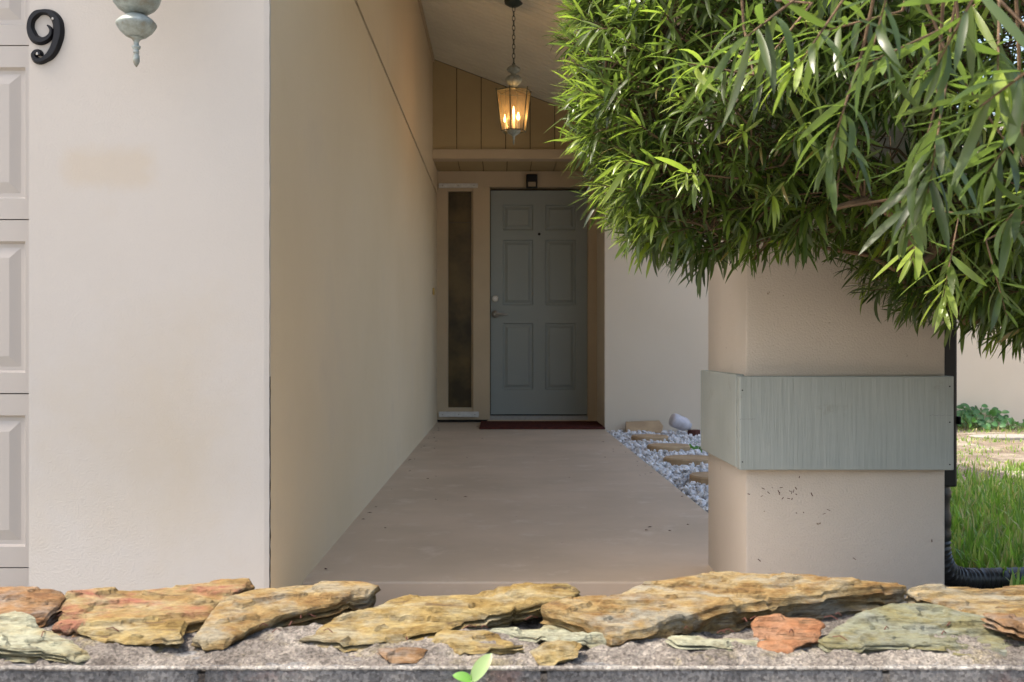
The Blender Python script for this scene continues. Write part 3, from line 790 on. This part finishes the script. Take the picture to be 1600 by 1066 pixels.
# ------------------------------------------------------------------ the podocarpus shrub
TR = Vector((1.62, 2.25, -.08))
shrub = empty('shrub', TR, 'large bushy shrub with long narrow leaves overhanging the pillar', 'shrub')
sil = [(0,868),(60,858),(120,866),(180,862),(230,868),(280,885),(330,912),(370,945),(405,1000),(430,1070)]
kref = 2.3/F
ZL = [ZA(y, 2.3) for y, _ in sil][::-1]; XLs = [XA(x, 2.3) for _, x in sil][::-1]
botp = [(900,330),(950,372),(1000,402),(1070,428),(1150,430),(1210,412),(1330,395),(1390,420),(1420,490),(1480,520),(1560,545),(1640,545),(1800,560),(2100,560)]
BX = [XA(x, 2.3) for x, _ in botp]; BZ = [ZA(y, 2.3) for _, y in botp]
def inside(x, y, z, ins=.078):
    """signed margin (>0 inside) of the crown: depth profile rounded in y"""
    ty = (y - 2.24)/.46
    if abs(ty) > 1: return -1
    rnd = (1 - math.sqrt(max(0, 1 - ty**2)))
    xl_ = np.interp(z, ZL, XLs) + ins + .38*rnd
    zb_ = np.interp(x, BX, BZ) + ins*.6 + .30*rnd
    zt_ = 2.0 - .5*rnd - .10*(x - 1)**2
    if z > 1.35: xl_ += (z - 1.35)**2*.8
    return min(x - xl_, z - zb_, zt_ - z, 2.0 - x)
shoots = []     # (pos, dir, length, n leaves, scale)
tries = 0
while len(shoots) < 3700 and tries < 600000:
    tries += 1
    x = rng.uniform(.1, 2.0); y = rng.uniform(1.8, 2.7); z = rng.uniform(.6, 2.0)
    d = inside(x, y, z)
    if d < 0 or (.58 < x < 1.32 and y > 2.6): continue
    if noise.noise(Vector((x*6, y*6, z*6))) < -.27 and d > .03: continue
    depth_in = min(d, (y - 1.8)*1.2 if y < 2.2 else d)
    p_acc = 1.0 if depth_in < .14 else (.45 if depth_in < .3 else .12)
    if x > 1.7: p_acc *= .8
    if z > 1.65: p_acc *= .45
    if rng.random() > p_acc: continue
    e = .03
    g = np.array([inside(x-e, y, z) - inside(x+e, y, z), inside(x, y-e, z) - inside(x, y+e, z), inside(x, y, z-e) - inside(x, y, z+e)])
    g = g/(np.linalg.norm(g) + 1e-6)
    if y < 2.0: g = g + np.array([0, -.8, 0])
    hub = np.array([1.45, 2.3, .75]); rad = np.array([x, y, z]) - hub; rad /= np.linalg.norm(rad)
    dv = g*.8 + rad*.8 + np.array([0, 0, .25]) + rng.normal(size=3)*.35
    if g[2] < -.5: dv[2] = dv[2]*.6 - .05
    shoots.append((np.array([x, y, z]), dv/np.linalg.norm(dv), rng.uniform(.045, .09), int(rng.integers(13, 20)), rng.uniform(.66, .96)))
# nearer sprays that reach out towards the street
near_list = []
def spray(px, py, Y, d, n=15, sc=1.0, L=.08):
    near_list.append((np.array(P(px, py, Y)), np.array(d)/np.linalg.norm(d), L, n, sc))
spray(1325, 150, 1.25, (-.35, -.3, -.85), 16, 1.15, .10)
spray(1395, -40, 1.0, (-.3, -.2, -.9), 12, 1.15)
spray(1215, 20, 1.15, (-.6, -.3, -.5), 14, 1.1)
spray(1290, 40, 1.2, (-.5, -.2, -.7), 15, 1.1)
spray(1470, 180, 1.2, (-.25, -.3, -.8), 18, 1.25, .11)
spray(1440, 250, 1.35, (-.3, -.2, -.9), 16, 1.1, .1)
spray(1560, 60, 1.05, (-.2, -.4, -.5), 15, 1.15)
spray(1600, 190, 1.1, (-.5, -.2, -.6), 16, 1.15)
spray(1640, 280, 1.15, (-.6, -.2, -.5), 15, 1.1)
spray(1530, -20, .95, (-.3, .1, -.6), 12, 1.1)
spray(1620, 100, .95, (-.5, .2, -.4), 12, 1.1)
spray(1440, 60, 1.15, (-.6, -.2, -.3), 14, 1.1)
spray(1360, 30, 1.3, (-.6, -.2, -.2), 14, 1.1)
spray(1490, 380, 1.75, (-.3, -.3, -.9), 17, 1.15, .12)
spray(1450, 330, 1.7, (-.4, -.3, -.8), 15, 1.1, .1)
spray(1550, 410, 1.8, (.1, -.3, -.9), 15, 1.1, .1)
for _ in range(7):
    px, py = rng.uniform(1130, 1680), rng.uniform(-80, 200); Y = rng.uniform(1.25, 1.65)
    spray(px, py, Y, (rng.normal(-.5, .3), rng.normal(-.3, .2), rng.normal(-.3, .35)), 13, 1.05, .09)
for _ in range(46):
    px, py = rng.uniform(1150, 2200), rng.uniform(-700, -120); Y = rng.uniform(1.1, 1.6)
    spray(px, py, Y, (rng.normal(-.4, .4), rng.normal(-.3, .3), rng.normal(.2, .4)), 12, 1.05, .09)
n_near = len(near_list)
allsh = near_list + shoots
TM = [leaf_template(6, dr, .22, .5, twist=tw) for dr, tw in ((.1, .1), (.3, -.2), (.55, .2), (.9, -.3), (1.3, .3), (-.25, .5))]
G1, G2, G3 = np.array([.032, .055, .014]), np.array([.105, .150, .032]), np.array([.27, .34, .06])
leaves = []    # (pos, frame, L, W, template, colour, near?)
for si, (p, d, L, n, scl) in enumerate(allsh):
    up = np.array([0, 0, 1.]); ref = np.cross(d, up); ref = ref/np.linalg.norm(ref) if np.linalg.norm(ref) > .05 else np.array([1., 0, 0]); rb = np.cross(d, ref)
    ph = rng.uniform(0, 6.28); young = rng.random() < (.16 if p[0] > .6 else .30)
    gb = rng.uniform(0, 1)**1.2
    if p[0] < .35 and .98 < p[2] < 1.2: young = rng.random() < .6
    for k in range(n):
        t = (k + .5)/n; a = ph + k*2.4
        base = p + d*L*t
        op = R(72 - 48*t) + rng.normal()*.14
        dirv = d*math.cos(op) + (ref*math.cos(a) + rb*math.sin(a))*math.sin(op)
        dirv = dirv + np.array([0, 0, -.16]) + rng.normal(size=3)*.05
        ll = (.88 if si < n_near else 1)*scl*rng.uniform(.070, .105)*(1 - .35*max(0, t - .6)/.4)
        ww = ll*(rng.uniform(.115, .15) if si < n_near else rng.uniform(.09, .125))
        fr_ = frame(dirv, up + rng.normal(size=3)*.3)
        c = G1*(1 - gb) + G2*gb; c = c*rng.uniform(.6, 1.3); ll = ll*rng.uniform(.8, 1.15)
        if young and t > .55: c = c*.4 + G3*.6
        if si >= n_near and rng.random() < .01: c = np.array([.22, .17, .07])
        tmi = int(rng.choice([0, 1, 1, 2, 2, 3, 4, 5]))
        leaves.append((base, fr_, ll, ww, tmi, c, base[1]))
# the 300 that show largest become objects of their own
vis = []
for i, lf in enumerate(leaves):
    px = CX + lf[0][0]/lf[0][1]*F; py = CY - (lf[0][2] - H)/lf[0][1]*F
    if 850 < px < 1640 and -20 < py < 600: vis.append((lf[2]/lf[0][1], i))
vis.sort(reverse=True); own = {i for _, i in vis[:300]}
V, Fq, C = [], [], []; off = 0
org = np.array(TR)
for i, (p, fr_, ll, ww, tmi, c, _) in enumerate(leaves):
    tm, fs = TM[tmi]
    if i in own: continue
    v = leaf_verts(tm, ll, ww) @ fr_.T + p - org
    V.append(v); Fq.append(fs + off); C.append(np.repeat(c[None], len(v), 0)); off += len(v)
me = mesh_from('foliage', V, Fq, C, M['leaf'])
fo = bpy.data.objects.new('foliage', me); COL.objects.link(fo); fo.parent = shrub; fo['kind'] = 'stuff'
lm = {}
for i in sorted(own):
    p, fr_, ll, ww, tmi, c, _ = leaves[i]
    key = (tmi, int(rng.integers(0, 3)), c[1] > .15)
    if key not in lm:
        tm, fs = TM[tmi]; v = leaf_verts(tm, 1.0, .115)
        lm[key] = mesh_from('leaf', [v], [fs], [np.repeat(c[None], len(v), 0)], M['leaf'])
    o = bpy.data.objects.new('leaf', lm[key]); COL.objects.link(o); o.parent = shrub
    Mx = Matrix([list(r_) for r_ in fr_]).to_4x4(); Mx.translation = Vector(p - org)
    o.matrix_local = Mx @ Matrix.Diagonal((ll, ll, ll, 1))
# branches
def bend(a, b_, n=7, amp=.04, sag=0.0, seed=0):
    a, b_ = Vector(a), Vector(b_); out = []
    for i in range(n+1):
        t = i/n; q = a.lerp(b_, t)
        q += Vector((noise.noise(Vector((t*3, seed, 0))), noise.noise(Vector((t*3, seed, 7))), noise.noise(Vector((t*3, seed, 13)))))*amp*math.sin(math.pi*t)*2
        q.z -= sag*math.sin(math.pi*t); out.append(q)
    return out
b = MB()
trunk = bend(TR, (1.46, 2.25, .62), 6, .02, seed=1) + bend((1.46, 2.25, .62), (1.20, 2.22, .88), 4, .02, seed=2)[1:]
b.tube(trunk, [.05 - .0022*i for i in range(len(trunk))], 12)
b.build('trunk', M['bark'], shrub, True)
limbs = []
starts = [Vector((1.33, 2.25, .76)), Vector((1.28, 2.24, .82)), Vector((1.20, 2.22, .88))]
ends = [(.35, 2.35, .98), (.30, 2.1, 1.15), (.40, 2.2, 1.45), (.75, 2.0, 1.6), (1.0, 2.2, 1.75), (.62, 1.9, .93), (.9, 2.45, .85), (.55, 2.55, 1.2), (1.5, 2.3, 1.6), (1.6, 1.9, 1.2), (.9, 2.1, 1.12), (.7, 2.3, .9), ]
for i, e in enumerate(ends):
    pts = bend(starts[i % 3], e, 9, .09, 0, seed=10 + i*3.7)
    r0b = .022 if i < 10 else .014
    MB().tube(pts, [r0b*(1 - .75*k/9) for k in range(10)], 8).build('limb', M['bark'], shrub, True)
    limbs += pts[2:]
h2 = Vector((1.30, 1.85, 1.50))
mainl = bend(starts[2] + Vector((.1, 0, .1)), h2, 8, .05, seed=77)
MB().tube(mainl, [.018]*9, 8).build('limb', M['bark'], shrub, True)
NL_ = []
for i, e in enumerate([(.42, 1.15, 1.24), (.72, 1.0, 1.26), (.95, 1.25, 1.36), (.35, 1.5, 1.22), (.6, 1.3, 1.3), (.25, 1.35, 1.4)]):
    pts = bend(h2, e, 9, .05, 0, seed=90 + i*3.7)
    MB().tube(pts, [.006*(1 - .6*k/9) for k in range(10)], 8).build('limb', M['bark'], shrub, True)
    limbs += pts[2:]; NL_ += pts
subs = []
tw = MB()
for i in range(110):
    e = Vector(allsh[int(rng.integers(n_near, len(allsh)))][0]); s0 = min(random.sample(limbs, 20), key=lambda q: (q - e).length)
    d_ = e - s0
    if d_.length > .55: e = s0 + d_.normalized()*.55
    pts = bend(s0, e, 6, .05, 0, seed=i*1.3 + 50)
    tw.tube(pts, [.0055*(1 - .6*k/6) for k in range(7)], 5, False); subs += pts[1:]
KP = np.array([list(p) for p in subs + limbs])
for i, (p, d, L, n, scl) in enumerate(allsh):
    dd = np.linalg.norm(KP - p, axis=1) + .4*np.maximum(0, ((p - KP) @ d < 0))*.2
    q = KP[int(np.argmin(dd))]
    q2 = Vector(p - d*.25*np.linalg.norm(q - p)); pv = Vector(p)
    mid = (Vector(q) + q2)*.5 + Vector(rng.normal(size=3))*.012
    tw.tube([Vector(q), mid, q2, pv, pv + Vector(d)*L], [.0028, .0024, .002, .0018, .001], 4, False)
o = tw.build('twigs', M['bark'], shrub, True); o['kind'] = 'stuff'

# ------------------------------------------------------------------ low stone wall in front
sw = empty('stone_wall', (0, 1.38, -.15), 'low garden wall of concrete blocks capped with ochre slate in mortar', 'wall')
WY0, WY1 = 1.20, 1.49
zl = .297
# blocks
x = -2.35; i = 0
while x < 2.6:
    for c_, (z0, z1) in enumerate(((-.15, .07), (.078, zl))):
        xo = x + (.2 if c_ == 0 else 0)
        b = MB(); b.box(xo + .003, xo + .397, WY0 - .006, WY1 - .01, z0, z1 + .0008*random.uniform(-1, 1), .005); b.build('block', M['block'], sw)
    x += .40
MB().box(-2.3, 2.6, WY0 - .0035, WY1 - .02, -.14, zl - .006).build('mortar_joint', M['mortar'], sw)
# mortar bed
def mz(x, y):
    t = (y - WY0)/(WY1 - WY0)
    v = Vector((x, y, .3))
    big = noise.fractal(v*7, .9, 2.1, 3)*.009
    med = noise.fractal(v*30, .7, 2.1, 4)*.0055
    fine = noise.fractal(v*130, .7, 2.1, 3)*.0022
    base = zl + .001 + .010*min(1, t*3.5) - .02*max(0, t - .8)/.2
    lip = -.004*math.exp(-((y - WY0)/.012)**2)
    return base + (big*min(1, t*6 + .15)) + med + fine + lip - .004*math.exp(-((t - .55)/.3)**2)
dxg, dyg = .005, .005
xs_ = np.arange(-.95, 1.05, dxg); ys_ = np.arange(WY0 - .001, WY1, dyg)
vs = []; nx = len(xs_)
for j, y in enumerate(ys_):
    for x in xs_:
        yy = y
        if j == 0: yy = y + .003 + .005*noise.noise(Vector((x*14, 2, 0)))
        vs.append((x, yy, mz(x, y)))
# skirt down over the block edge
sk0 = len(vs)
for x in xs_:
    vs.append((x, WY0 + .001, zl - .004))
fs = [(j*nx+i, j*nx+i+1, (j+1)*nx+i+1, (j+1)*nx+i) for j in range(len(ys_)-1) for i in range(nx-1)]
fs += [(sk0+i, sk0+i+1, i+1, i) for i in range(nx-1)]
me = bpy.data.meshes.new('mortar'); me.from_pydata(vs, [], fs); link_mesh('mortar', me, M['mortar'], sw, True)
MB().box(-2.3, -.951, WY0, WY1, zl + .001, zl + .014, .006).build('mortar', M['mortar'], sw)
MB().box(1.046, 2.6, WY0, WY1, zl + .001, zl + .014, .006).build('mortar', M['mortar'], sw)

vs, fs = [], []  # sunlit top edge of the blocks, painted in as a pale ragged ribbon
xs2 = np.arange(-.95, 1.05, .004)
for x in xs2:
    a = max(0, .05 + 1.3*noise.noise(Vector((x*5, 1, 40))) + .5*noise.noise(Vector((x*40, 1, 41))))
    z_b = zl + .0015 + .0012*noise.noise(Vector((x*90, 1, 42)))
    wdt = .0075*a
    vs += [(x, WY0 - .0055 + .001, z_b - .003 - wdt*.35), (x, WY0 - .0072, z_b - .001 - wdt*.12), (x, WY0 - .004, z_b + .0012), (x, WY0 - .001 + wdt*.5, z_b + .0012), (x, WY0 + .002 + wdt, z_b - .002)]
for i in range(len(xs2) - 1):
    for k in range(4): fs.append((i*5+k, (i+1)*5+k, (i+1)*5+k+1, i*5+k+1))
me = bpy.data.meshes.new('edge_highlight'); me.from_pydata(vs, [], fs)
link_mesh('edge_highlight', me, mortar_mat('pale_highlight', (.22, .20, .185), (.36, .34, .315), (.46, .44, .42), 300), sw, True)

def cap_stone(poly, Yc, zc, tilt, thick, mat, seed, tx=0.0, label=None, world=False, bulge=.004):
    pts = []
    if not world:
        pm = sum(q[1] for q in poly)/len(poly); pM = max(q[1] for q in poly); xm = sum(q[0] for q in poly)/len(poly)
        poly = [(xm + (q[0] - xm)*1.02, q[1] + (9*(q[1] - pm)/(pM - pm) if q[1] > pm else 0)) for q in poly]
    if not world: zc += .005
    for px, py in poly:
        if world: pts.append((px, py)); continue
        k = (py - CY)/F; X_k = (px - CX)/F
        # ray: X = X_k*Y, z = H - k*Y ; plane z = zc + tilt*(Y-Yc) + tx*X
        Y = (H - zc + tilt*Yc)/(k + tilt + tx*X_k)
        pts.append((X_k*Y, Y))
    pts = np.array(pts)
    # densify and roughen the outline
    out = []
    n = len(pts)
    for i in range(n):
        a, c = pts[i], pts[(i+1) % n]; m_ = max(1, int(np.linalg.norm(c - a)/.005))
        for k in range(m_): out.append(a + (c - a)*k/m_)
    out = np.array(out); cen = out.mean(0)
    # soften corners
    nr = np.roll(out, -1, 0) - np.roll(out, 1, 0); nr = np.stack([nr[:, 1], -nr[:, 0]], 1); nr /= (np.linalg.norm(nr, axis=1)[:, None] + 1e-9)
    area = np.sum(out[:, 0]*np.roll(out[:, 1], -1) - np.roll(out[:, 0], -1)*out[:, 1])
    if area < 0: nr = -nr
    jit = np.array([.0050*noise.noise(Vector((q[0]*30, q[1]*30, seed))) + .0022*noise.noise(Vector((q[0]*110, q[1]*110, seed))) for q in out])
    out = out + nr*jit[:, None]
    mn, mx = out.min(0), out.max(0)
    g = []
    st = .0048
    def inp(q):
        x, y = q; c = False; m_ = len(out); j = m_ - 1
        for i in range(m_):
            xi, yi = out[i]; xj, yj = out[j]
            if (yi > y) != (yj > y) and x < (xj - xi)*(y - yi)/(yj - yi) + xi: c = not c
            j = i
        return c
    for yy in np.arange(mn[1], mx[1], st):
        for xx in np.arange(mn[0], mx[0], st):
            q = (xx + rng.uniform(-.001, .001), yy + rng.uniform(-.001, .001))
            if inp(q) and np.min(np.sum((out - q)**2, 1)) > (.003)**2: g.append(q)
    allp = [Vector(map(float, q)) for q in out] + [Vector(map(float, q)) for q in g]
    nb = len(out)
    vv, _, ff, *_ = delaunay_2d_cdt(allp, [], [list(range(nb)) if area > 0 else list(range(nb))[::-1]], 1, 1e-6)
    if len(vv) != len(allp):
        pass
    ang_ = .22*noise.noise(Vector((seed, 1, 1))); ca, sa = math.cos(ang_), math.sin(ang_)
    def top(x, y):
        # distance to edge
        dmin = math.sqrt(float(np.min(np.sum((out - (x, y))**2, 1))))
        u, v = (x*ca - y*sa), (x*sa + y*ca)
        s = noise.fractal(Vector((u*5, v*13, seed)), .9, 2.1, 3)
        lay = math.floor(s*2.6 + .5)*.0042 + s*.0020
        fine = noise.fractal(Vector((u*50, v*90, seed)), .8, 2, 3)*.0008
        edge = -.002*math.exp(-dmin/.003)
        und = bulge*noise.noise(Vector((x*6, y*9, seed*2)))
        return zc + tilt*(y - Yc) + tx*x + lay + fine + edge + und
    verts = [(q.x, q.y, top(q.x, q.y)) for q in vv]
    faces = [tuple(f) for f in ff]
    # side rings: laminated layers
    # find boundary loop vertices by matching
    vvn = np.array([[q.x, q.y] for q in vv])
    ring = [int(np.argmin(np.sum((vvn - q)**2, 1))) for q in out]
    prev = ring; NL = 11; cum = 0; lr = random.Random(seed)
    for l in range(1, NL + 1):
        cum = l/NL
        new = []
        stepo = lr.uniform(-.007, .006) if l > 1 else 0
        for i, q in enumerate(out):
            prof = stepo*(.35 + 1.2*abs(noise.noise(Vector((q[0]*12, q[1]*12, l*2.3 + seed)))) *2) + .008*noise.noise(Vector((q[0]*22, q[1]*22, l*.9 + seed))) + .002*noise.noise(Vector((q[0]*90, q[1]*90, l*2.1)))
            o_ = q + nr[i]*(prof*(1 if l > 1 else .15) + (.002 - .009*cum))
            zt2 = verts[ring[i]][2]
            verts.append((o_[0], o_[1], zt2 - thick*cum*(1 + .15*noise.noise(Vector((q[0]*15, q[1]*15, l))))))
            new.append(len(verts) - 1)
        m_ = len(out)
        for i in range(m_):
            j = (i+1) % m_
            if prev[i] == prev[j]: continue
            faces.append((prev[i], prev[j], new[j], new[i]) if area < 0 else (prev[j], prev[i], new[i], new[j]))
        prev = new
    me = bpy.data.meshes.new('cap_stone'); me.from_pydata(verts, [], faces); me.validate()
    bm = bmesh.new(); bm.from_mesh(me); bmesh.ops.recalc_face_normals(bm, faces=bm.faces); bm.to_mesh(me); bm.free()
    c0 = Vector((float(cen[0]), float(cen[1]), zc))
    me.transform(Matrix.Translation(-c0)); me.materials.append(M[mat])
    me.polygons.foreach_set('use_smooth', [True]*len(me.polygons))
    try: me.set_sharp_from_angle(angle=R(28))
    except Exception: pass
    o = bpy.data.objects.new('cap_stone', me); COL.objects.link(o); o.parent = sw; o.location = c0 - sw.location
    if label: o['label'] = label
    return o
Yk, Zk = 1.45, .325
cap_stone([(-60,925),(60,919),(90,921),(97,930),(100,938),(75,950),(50,958),(20,953),(-60,950)], 1.45, .330, .10, .022, 'rust', 1.3, label='mottled brown-orange slate')
cap_stone([(-60,958),(15,956),(45,967),(75,988),(115,1000),(140,1014),(120,1018),(-60,1012)], 1.30, .312, .12, .018, 'mint', 2.7, label='pale mint slate with a yellow edge')
cap_stone([(108,924),(240,912),(385,907),(394,915),(350,935),(322,962),(290,968),(200,970),(130,974),(86,974),(100,950)], 1.42, .328, .14, .026, 'redpatch', 3.9, label='long yellow slate with a red patch')
cap_stone([(123,973),(140,965),(235,962),(286,969),(280,985),(240,988),(200,988),(160,983)], 1.29, .318, .12, .025, 'ochre_gold', 5.1)
cap_stone([(303,985),(345,940),(400,925),(460,911),(560,911),(586,918),(575,925),(500,943),(430,960),(380,980),(350,990),(320,992)], 1.36, .328, .18, .034, 'ochre', 6.2)
cap_stone([(472,992),(520,965),(610,930),(650,917),(820,913),(875,915),(900,926),(870,945),(800,960),(720,972),(640,985),(540,996)], 1.37, .324, .20, .022, 'ochre_gold', 7.7)
cap_stone([(672,996),(695,981),(760,984),(800,994),(815,1002),(780,1003),(720,1003)], 1.27, .309, .12, .018, 'ochre_gold', 8.4)
cap_stone([(770,974),(860,968),(920,973),(965,984),(955,992),(900,995),(835,985)], 1.31, .312, .15, .016, 'mint', 9.6)
cap_stone([(855,948),(900,933),(960,925),(1000,910),(1100,897),(1250,900),(1400,907),(1412,913),(1340,920),(1200,932),(1120,948),(1010,972),(960,976),(900,962)], 1.41, .338, .14, .050, 'ochre', 10.5)
cap_stone([(1050,998),(1090,989),(1170,990),(1185,997),(1140,1003),(1070,1002)], 1.28, .309, .12, .014, 'mint', 11.8)
cap_stone([(1178,970),(1215,963),(1272,967),(1287,978),(1272,992),(1230,1002),(1190,1000)], 1.28, .314, .18, .020, 'orange', 12.4, label='salmon-orange stone')
cap_stone([(1280,993),(1340,960),(1390,940),(1450,940),(1500,953),(1600,972),(1700,985),(1700,1002),(1500,1001),(1400,1001),(1300,1000)], 1.31, .318, .20, .022, 'green', 13.6, label='large grey-green slate')
cap_stone([(1415,924),(1440,916),(1640,903),(1720,912),(1720,955),(1600,960),(1540,956),(1470,940)], 1.45, .330, .12, .024, 'ochre', 14.9)
cap_stone([(835,1012),(870,1006),(900,1010),(895,1016),(850,1018)], 1.25, .306, .1, .012, 'ochre_gold', 31.3)
cap_stone([(590,1012),(640,1008),(668,1012),(650,1018),(605,1019)], 1.25, .304, .1, .010, 'rust', 32.3)
cap_stone([(895,950),(930,962),(965,976),(940,982),(900,968),(868,955)], 1.40, .322, .12, .016, 'ochre_gold', 33.3)
cap_stone([(1540,968),(1620,968),(1680,975),(1620,982),(1570,980)], 1.33, .324, .12, .016, 'rust', 34.3)
for i, (cx_, cy_, a_, b_) in enumerate(((-1.05, 1.42, .19, .10), (-1.35, 1.36, .14, .12), (-1.7, 1.42, .18, .12), (-2.05, 1.4, .15, .12), (1.15, 1.42, .2, .11), (1.5, 1.36, .15, .11), (1.85, 1.42, .18, .12), (2.2, 1.4, .16, .12))):
    pg = [(cx_ + a_*math.cos(t)*(1 + .15*math.sin(3*t + i)), cy_ + b_*math.sin(t)*(1 + .12*math.cos(2*t + i))) for t in np.linspace(0, 2*math.pi, 9)[:-1]]
    cap_stone(pg, cy_, .335, .08, .03, ('ochre', 'rust', 'green', 'ochre')[i % 4], 20 + i*1.7, world=True)

# ------------------------------------------------------------------ seedling in front of the wall
sdl = empty('seedling', (XA(742, 1.17), 1.17, -.15), 'small green seedling at the foot of the garden wall front', 'plant')
root = Vector(sdl.location)
b = MB(); tip = P(738, 1064, 1.17); st_ = bend(root, tip, 8, .01, seed=3)
b.tube(st_, [.0022]*9, 6).build('stem', M['grass'] if False else plain('green_stem', (.14, .24, .05)), sdl, True)
def broad(name, base, d, L, W, col, parent, up=(0, -.5, 1)):
    tm, fs = leaf_template(8, .5, .25, .5)
    v = leaf_verts(tm, L, W) @ frame(np.array(d, float), np.array(up, float)).T + np.array(base)
    me = mesh_from(name, [v - np.array(origin(parent))], [fs], [np.repeat(np.array(col)[None], len(v), 0)], M['leaf'])
    o = bpy.data.objects.new(name, me); COL.objects.link(o); o.parent = parent
broad('leaf', tip, (.55, .02, .9), .038, .017, (.26, .36, .16), sdl, (-.4, -.9, .2))
broad('leaf', tip, (-.75, -.05, .35), .024, .013, (.13, .30, .05), sdl, (.2, -.6, .7))
broad('leaf', tip, (.2, .1, .3), .020, .012, (.16, .30, .06), sdl, (.2, -.8, .5))

# ------------------------------------------------------------------ grass and weeds at the right
def blades(name, n, region, hfun, dens, cols, width=.0045, lean=.5):
    V, Fq, C = [], [], []; off = 0; made = 0; tr = 0
    tms = [leaf_template(4, dr, .15, .5) for dr in (.4, .9, 1.4, 1.9)]
    while made < n and tr < n*30:
        tr += 1
        x, y = region()
        if rng.random() > dens(x, y): continue
        h_ = hfun(x, y)*rng.uniform(.5, 1.15)
        tm, fs = tms[int(rng.integers(0, 4))]
        a = rng.uniform(0, 6.28); ln = abs(rng.normal(0, lean))
        d = np.array([math.cos(a)*ln, math.sin(a)*ln, 1])
        fr_ = frame(d, np.array([math.cos(a), math.sin(a), .2]))
        v = leaf_verts(tm, h_, width*rng.uniform(.6, 1.5)) @ fr_.T + [x, y, -.07]
        c = cols[int(rng.integers(0, len(cols)))]*rng.uniform(.75, 1.25)
        V.append(v); Fq.append(fs + off); C.append(np.repeat(c[None], len(v), 0)); off += len(v); made += 1
    me = mesh_from(name, V, Fq, C, M['grass'])
    o = bpy.data.objects.new(name, me); COL.objects.link(o); return o
GC = [np.array([.17, .28, .05]), np.array([.23, .35, .08]), np.array([.14, .24, .05]), np.array([.34, .38, .14]), np.array([.42, .36, .20]), np.array([.20, .33, .06])]
def reg():
    y = 2.9 + (9.3 - 2.9)*rng.random()**1.15; c = y*.47
    return rng.uniform(max(1.43, y*.425 - .1), y*.52 + .5), y
def dn(x, y):
    v = .5 + .9*noise.noise(Vector((x*2.2, y*1.6, 4)))
    if y < 5.3: return min(1, v + .5)
    if 7.2 < y < 8.6: return max(.06, v - .4)
    return max(.10, v*.8 - .05)
def hf(x, y): return (.135 if y < 4.8 else .10 if y < 5.7 else .06)*(1 + .5*noise.noise(Vector((x*4, y*4, 2))))
g = blades('grass', 15000, reg, hf, dn, GC, .0085, 1.2)
tag(g, 'unmown green grass growing right of the pillar', 'grass', kind='stuff')
# weeds along the rear wall and in the gravel: low broad leaves
def weed(name, x, y, n, r, hh, label, L=.045, col=(.07, .17, .06), group=None):
    root = empty(name, (x, y, -.06), label, 'weed', group)
    V, Fq, C = [], [], []; off = 0
    tm, fs = leaf_template(5, .5, .2, .5)
    b = MB()
    for i in range(n):
        a = rng.uniform(0, 6.28); rr = r*math.sqrt(rng.random()); z = -.05 + hh*rng.uniform(.3, 1)*(1 - .5*rr/r)
        q = np.array([x + rr*math.cos(a), y + rr*math.sin(a), z])
        v = leaf_verts(tm, L*rng.uniform(.7, 1.3), L*rng.uniform(.6, .9)) @ frame(np.array([math.cos(a), .4*math.sin(a), .25]) + rng.normal(size=3)*.2, np.array([0, -1., .7])).T + q - np.array(root.location)
        V.append(v); Fq.append(fs + off); C.append(np.repeat((np.array(col)*rng.uniform(.7, 1.4))[None], len(v), 0)); off += len(v)
        b.tube([(x + rr*.3*math.cos(a), y + rr*.3*math.sin(a), -.07), tuple(q)], .002, 4, False)
    me = mesh_from('leaves', V, Fq, C, M['leaf'])
    o = bpy.data.objects.new('leaves', me); COL.objects.link(o); o.parent = root; o['kind'] = 'stuff'
    b.build('stems', plain('weed_stem', (.12, .18, .05)), root)['kind'] = 'stuff'
weed('weed', XA(1505, 8.9), 8.9, 90, .22, .16, 'leafy weed against the rear wall next to the downspout', .05)
weed('weed', XA(1530, 9.1), 9.1, 70, .22, .24, 'tallest leafy weed against the rear wall', .06)
weed('weed', XA(1580, 8.8), 8.8, 60, .25, .12, 'low spreading weed near the right edge at the rear wall', .05)
weed('weed', XA(1075, 6.9), 6.9, 50, .12, .05, 'small green weed in the white gravel beside the pavers', .035, (.10, .26, .06))
weed('weed', XA(1066, 7.5), 7.5, 30, .12, .035, 'sparse weed in the gravel behind the pavers', .025, (.10, .22, .06))
weed('weed', XA(1010, 5.9), 5.95, 22, .07, .03, 'tiny weed at the edge of the porch slab', .02, (.10, .22, .06))
o = irregular(XA(1585, 8.0), 8.05, .32, .14, -.08, -.028, 55, M['concrete'], 'stepping_stone', 18)
tag(o, 'pale flat stone lying in the grass before the rear wall', 'stepping stone')
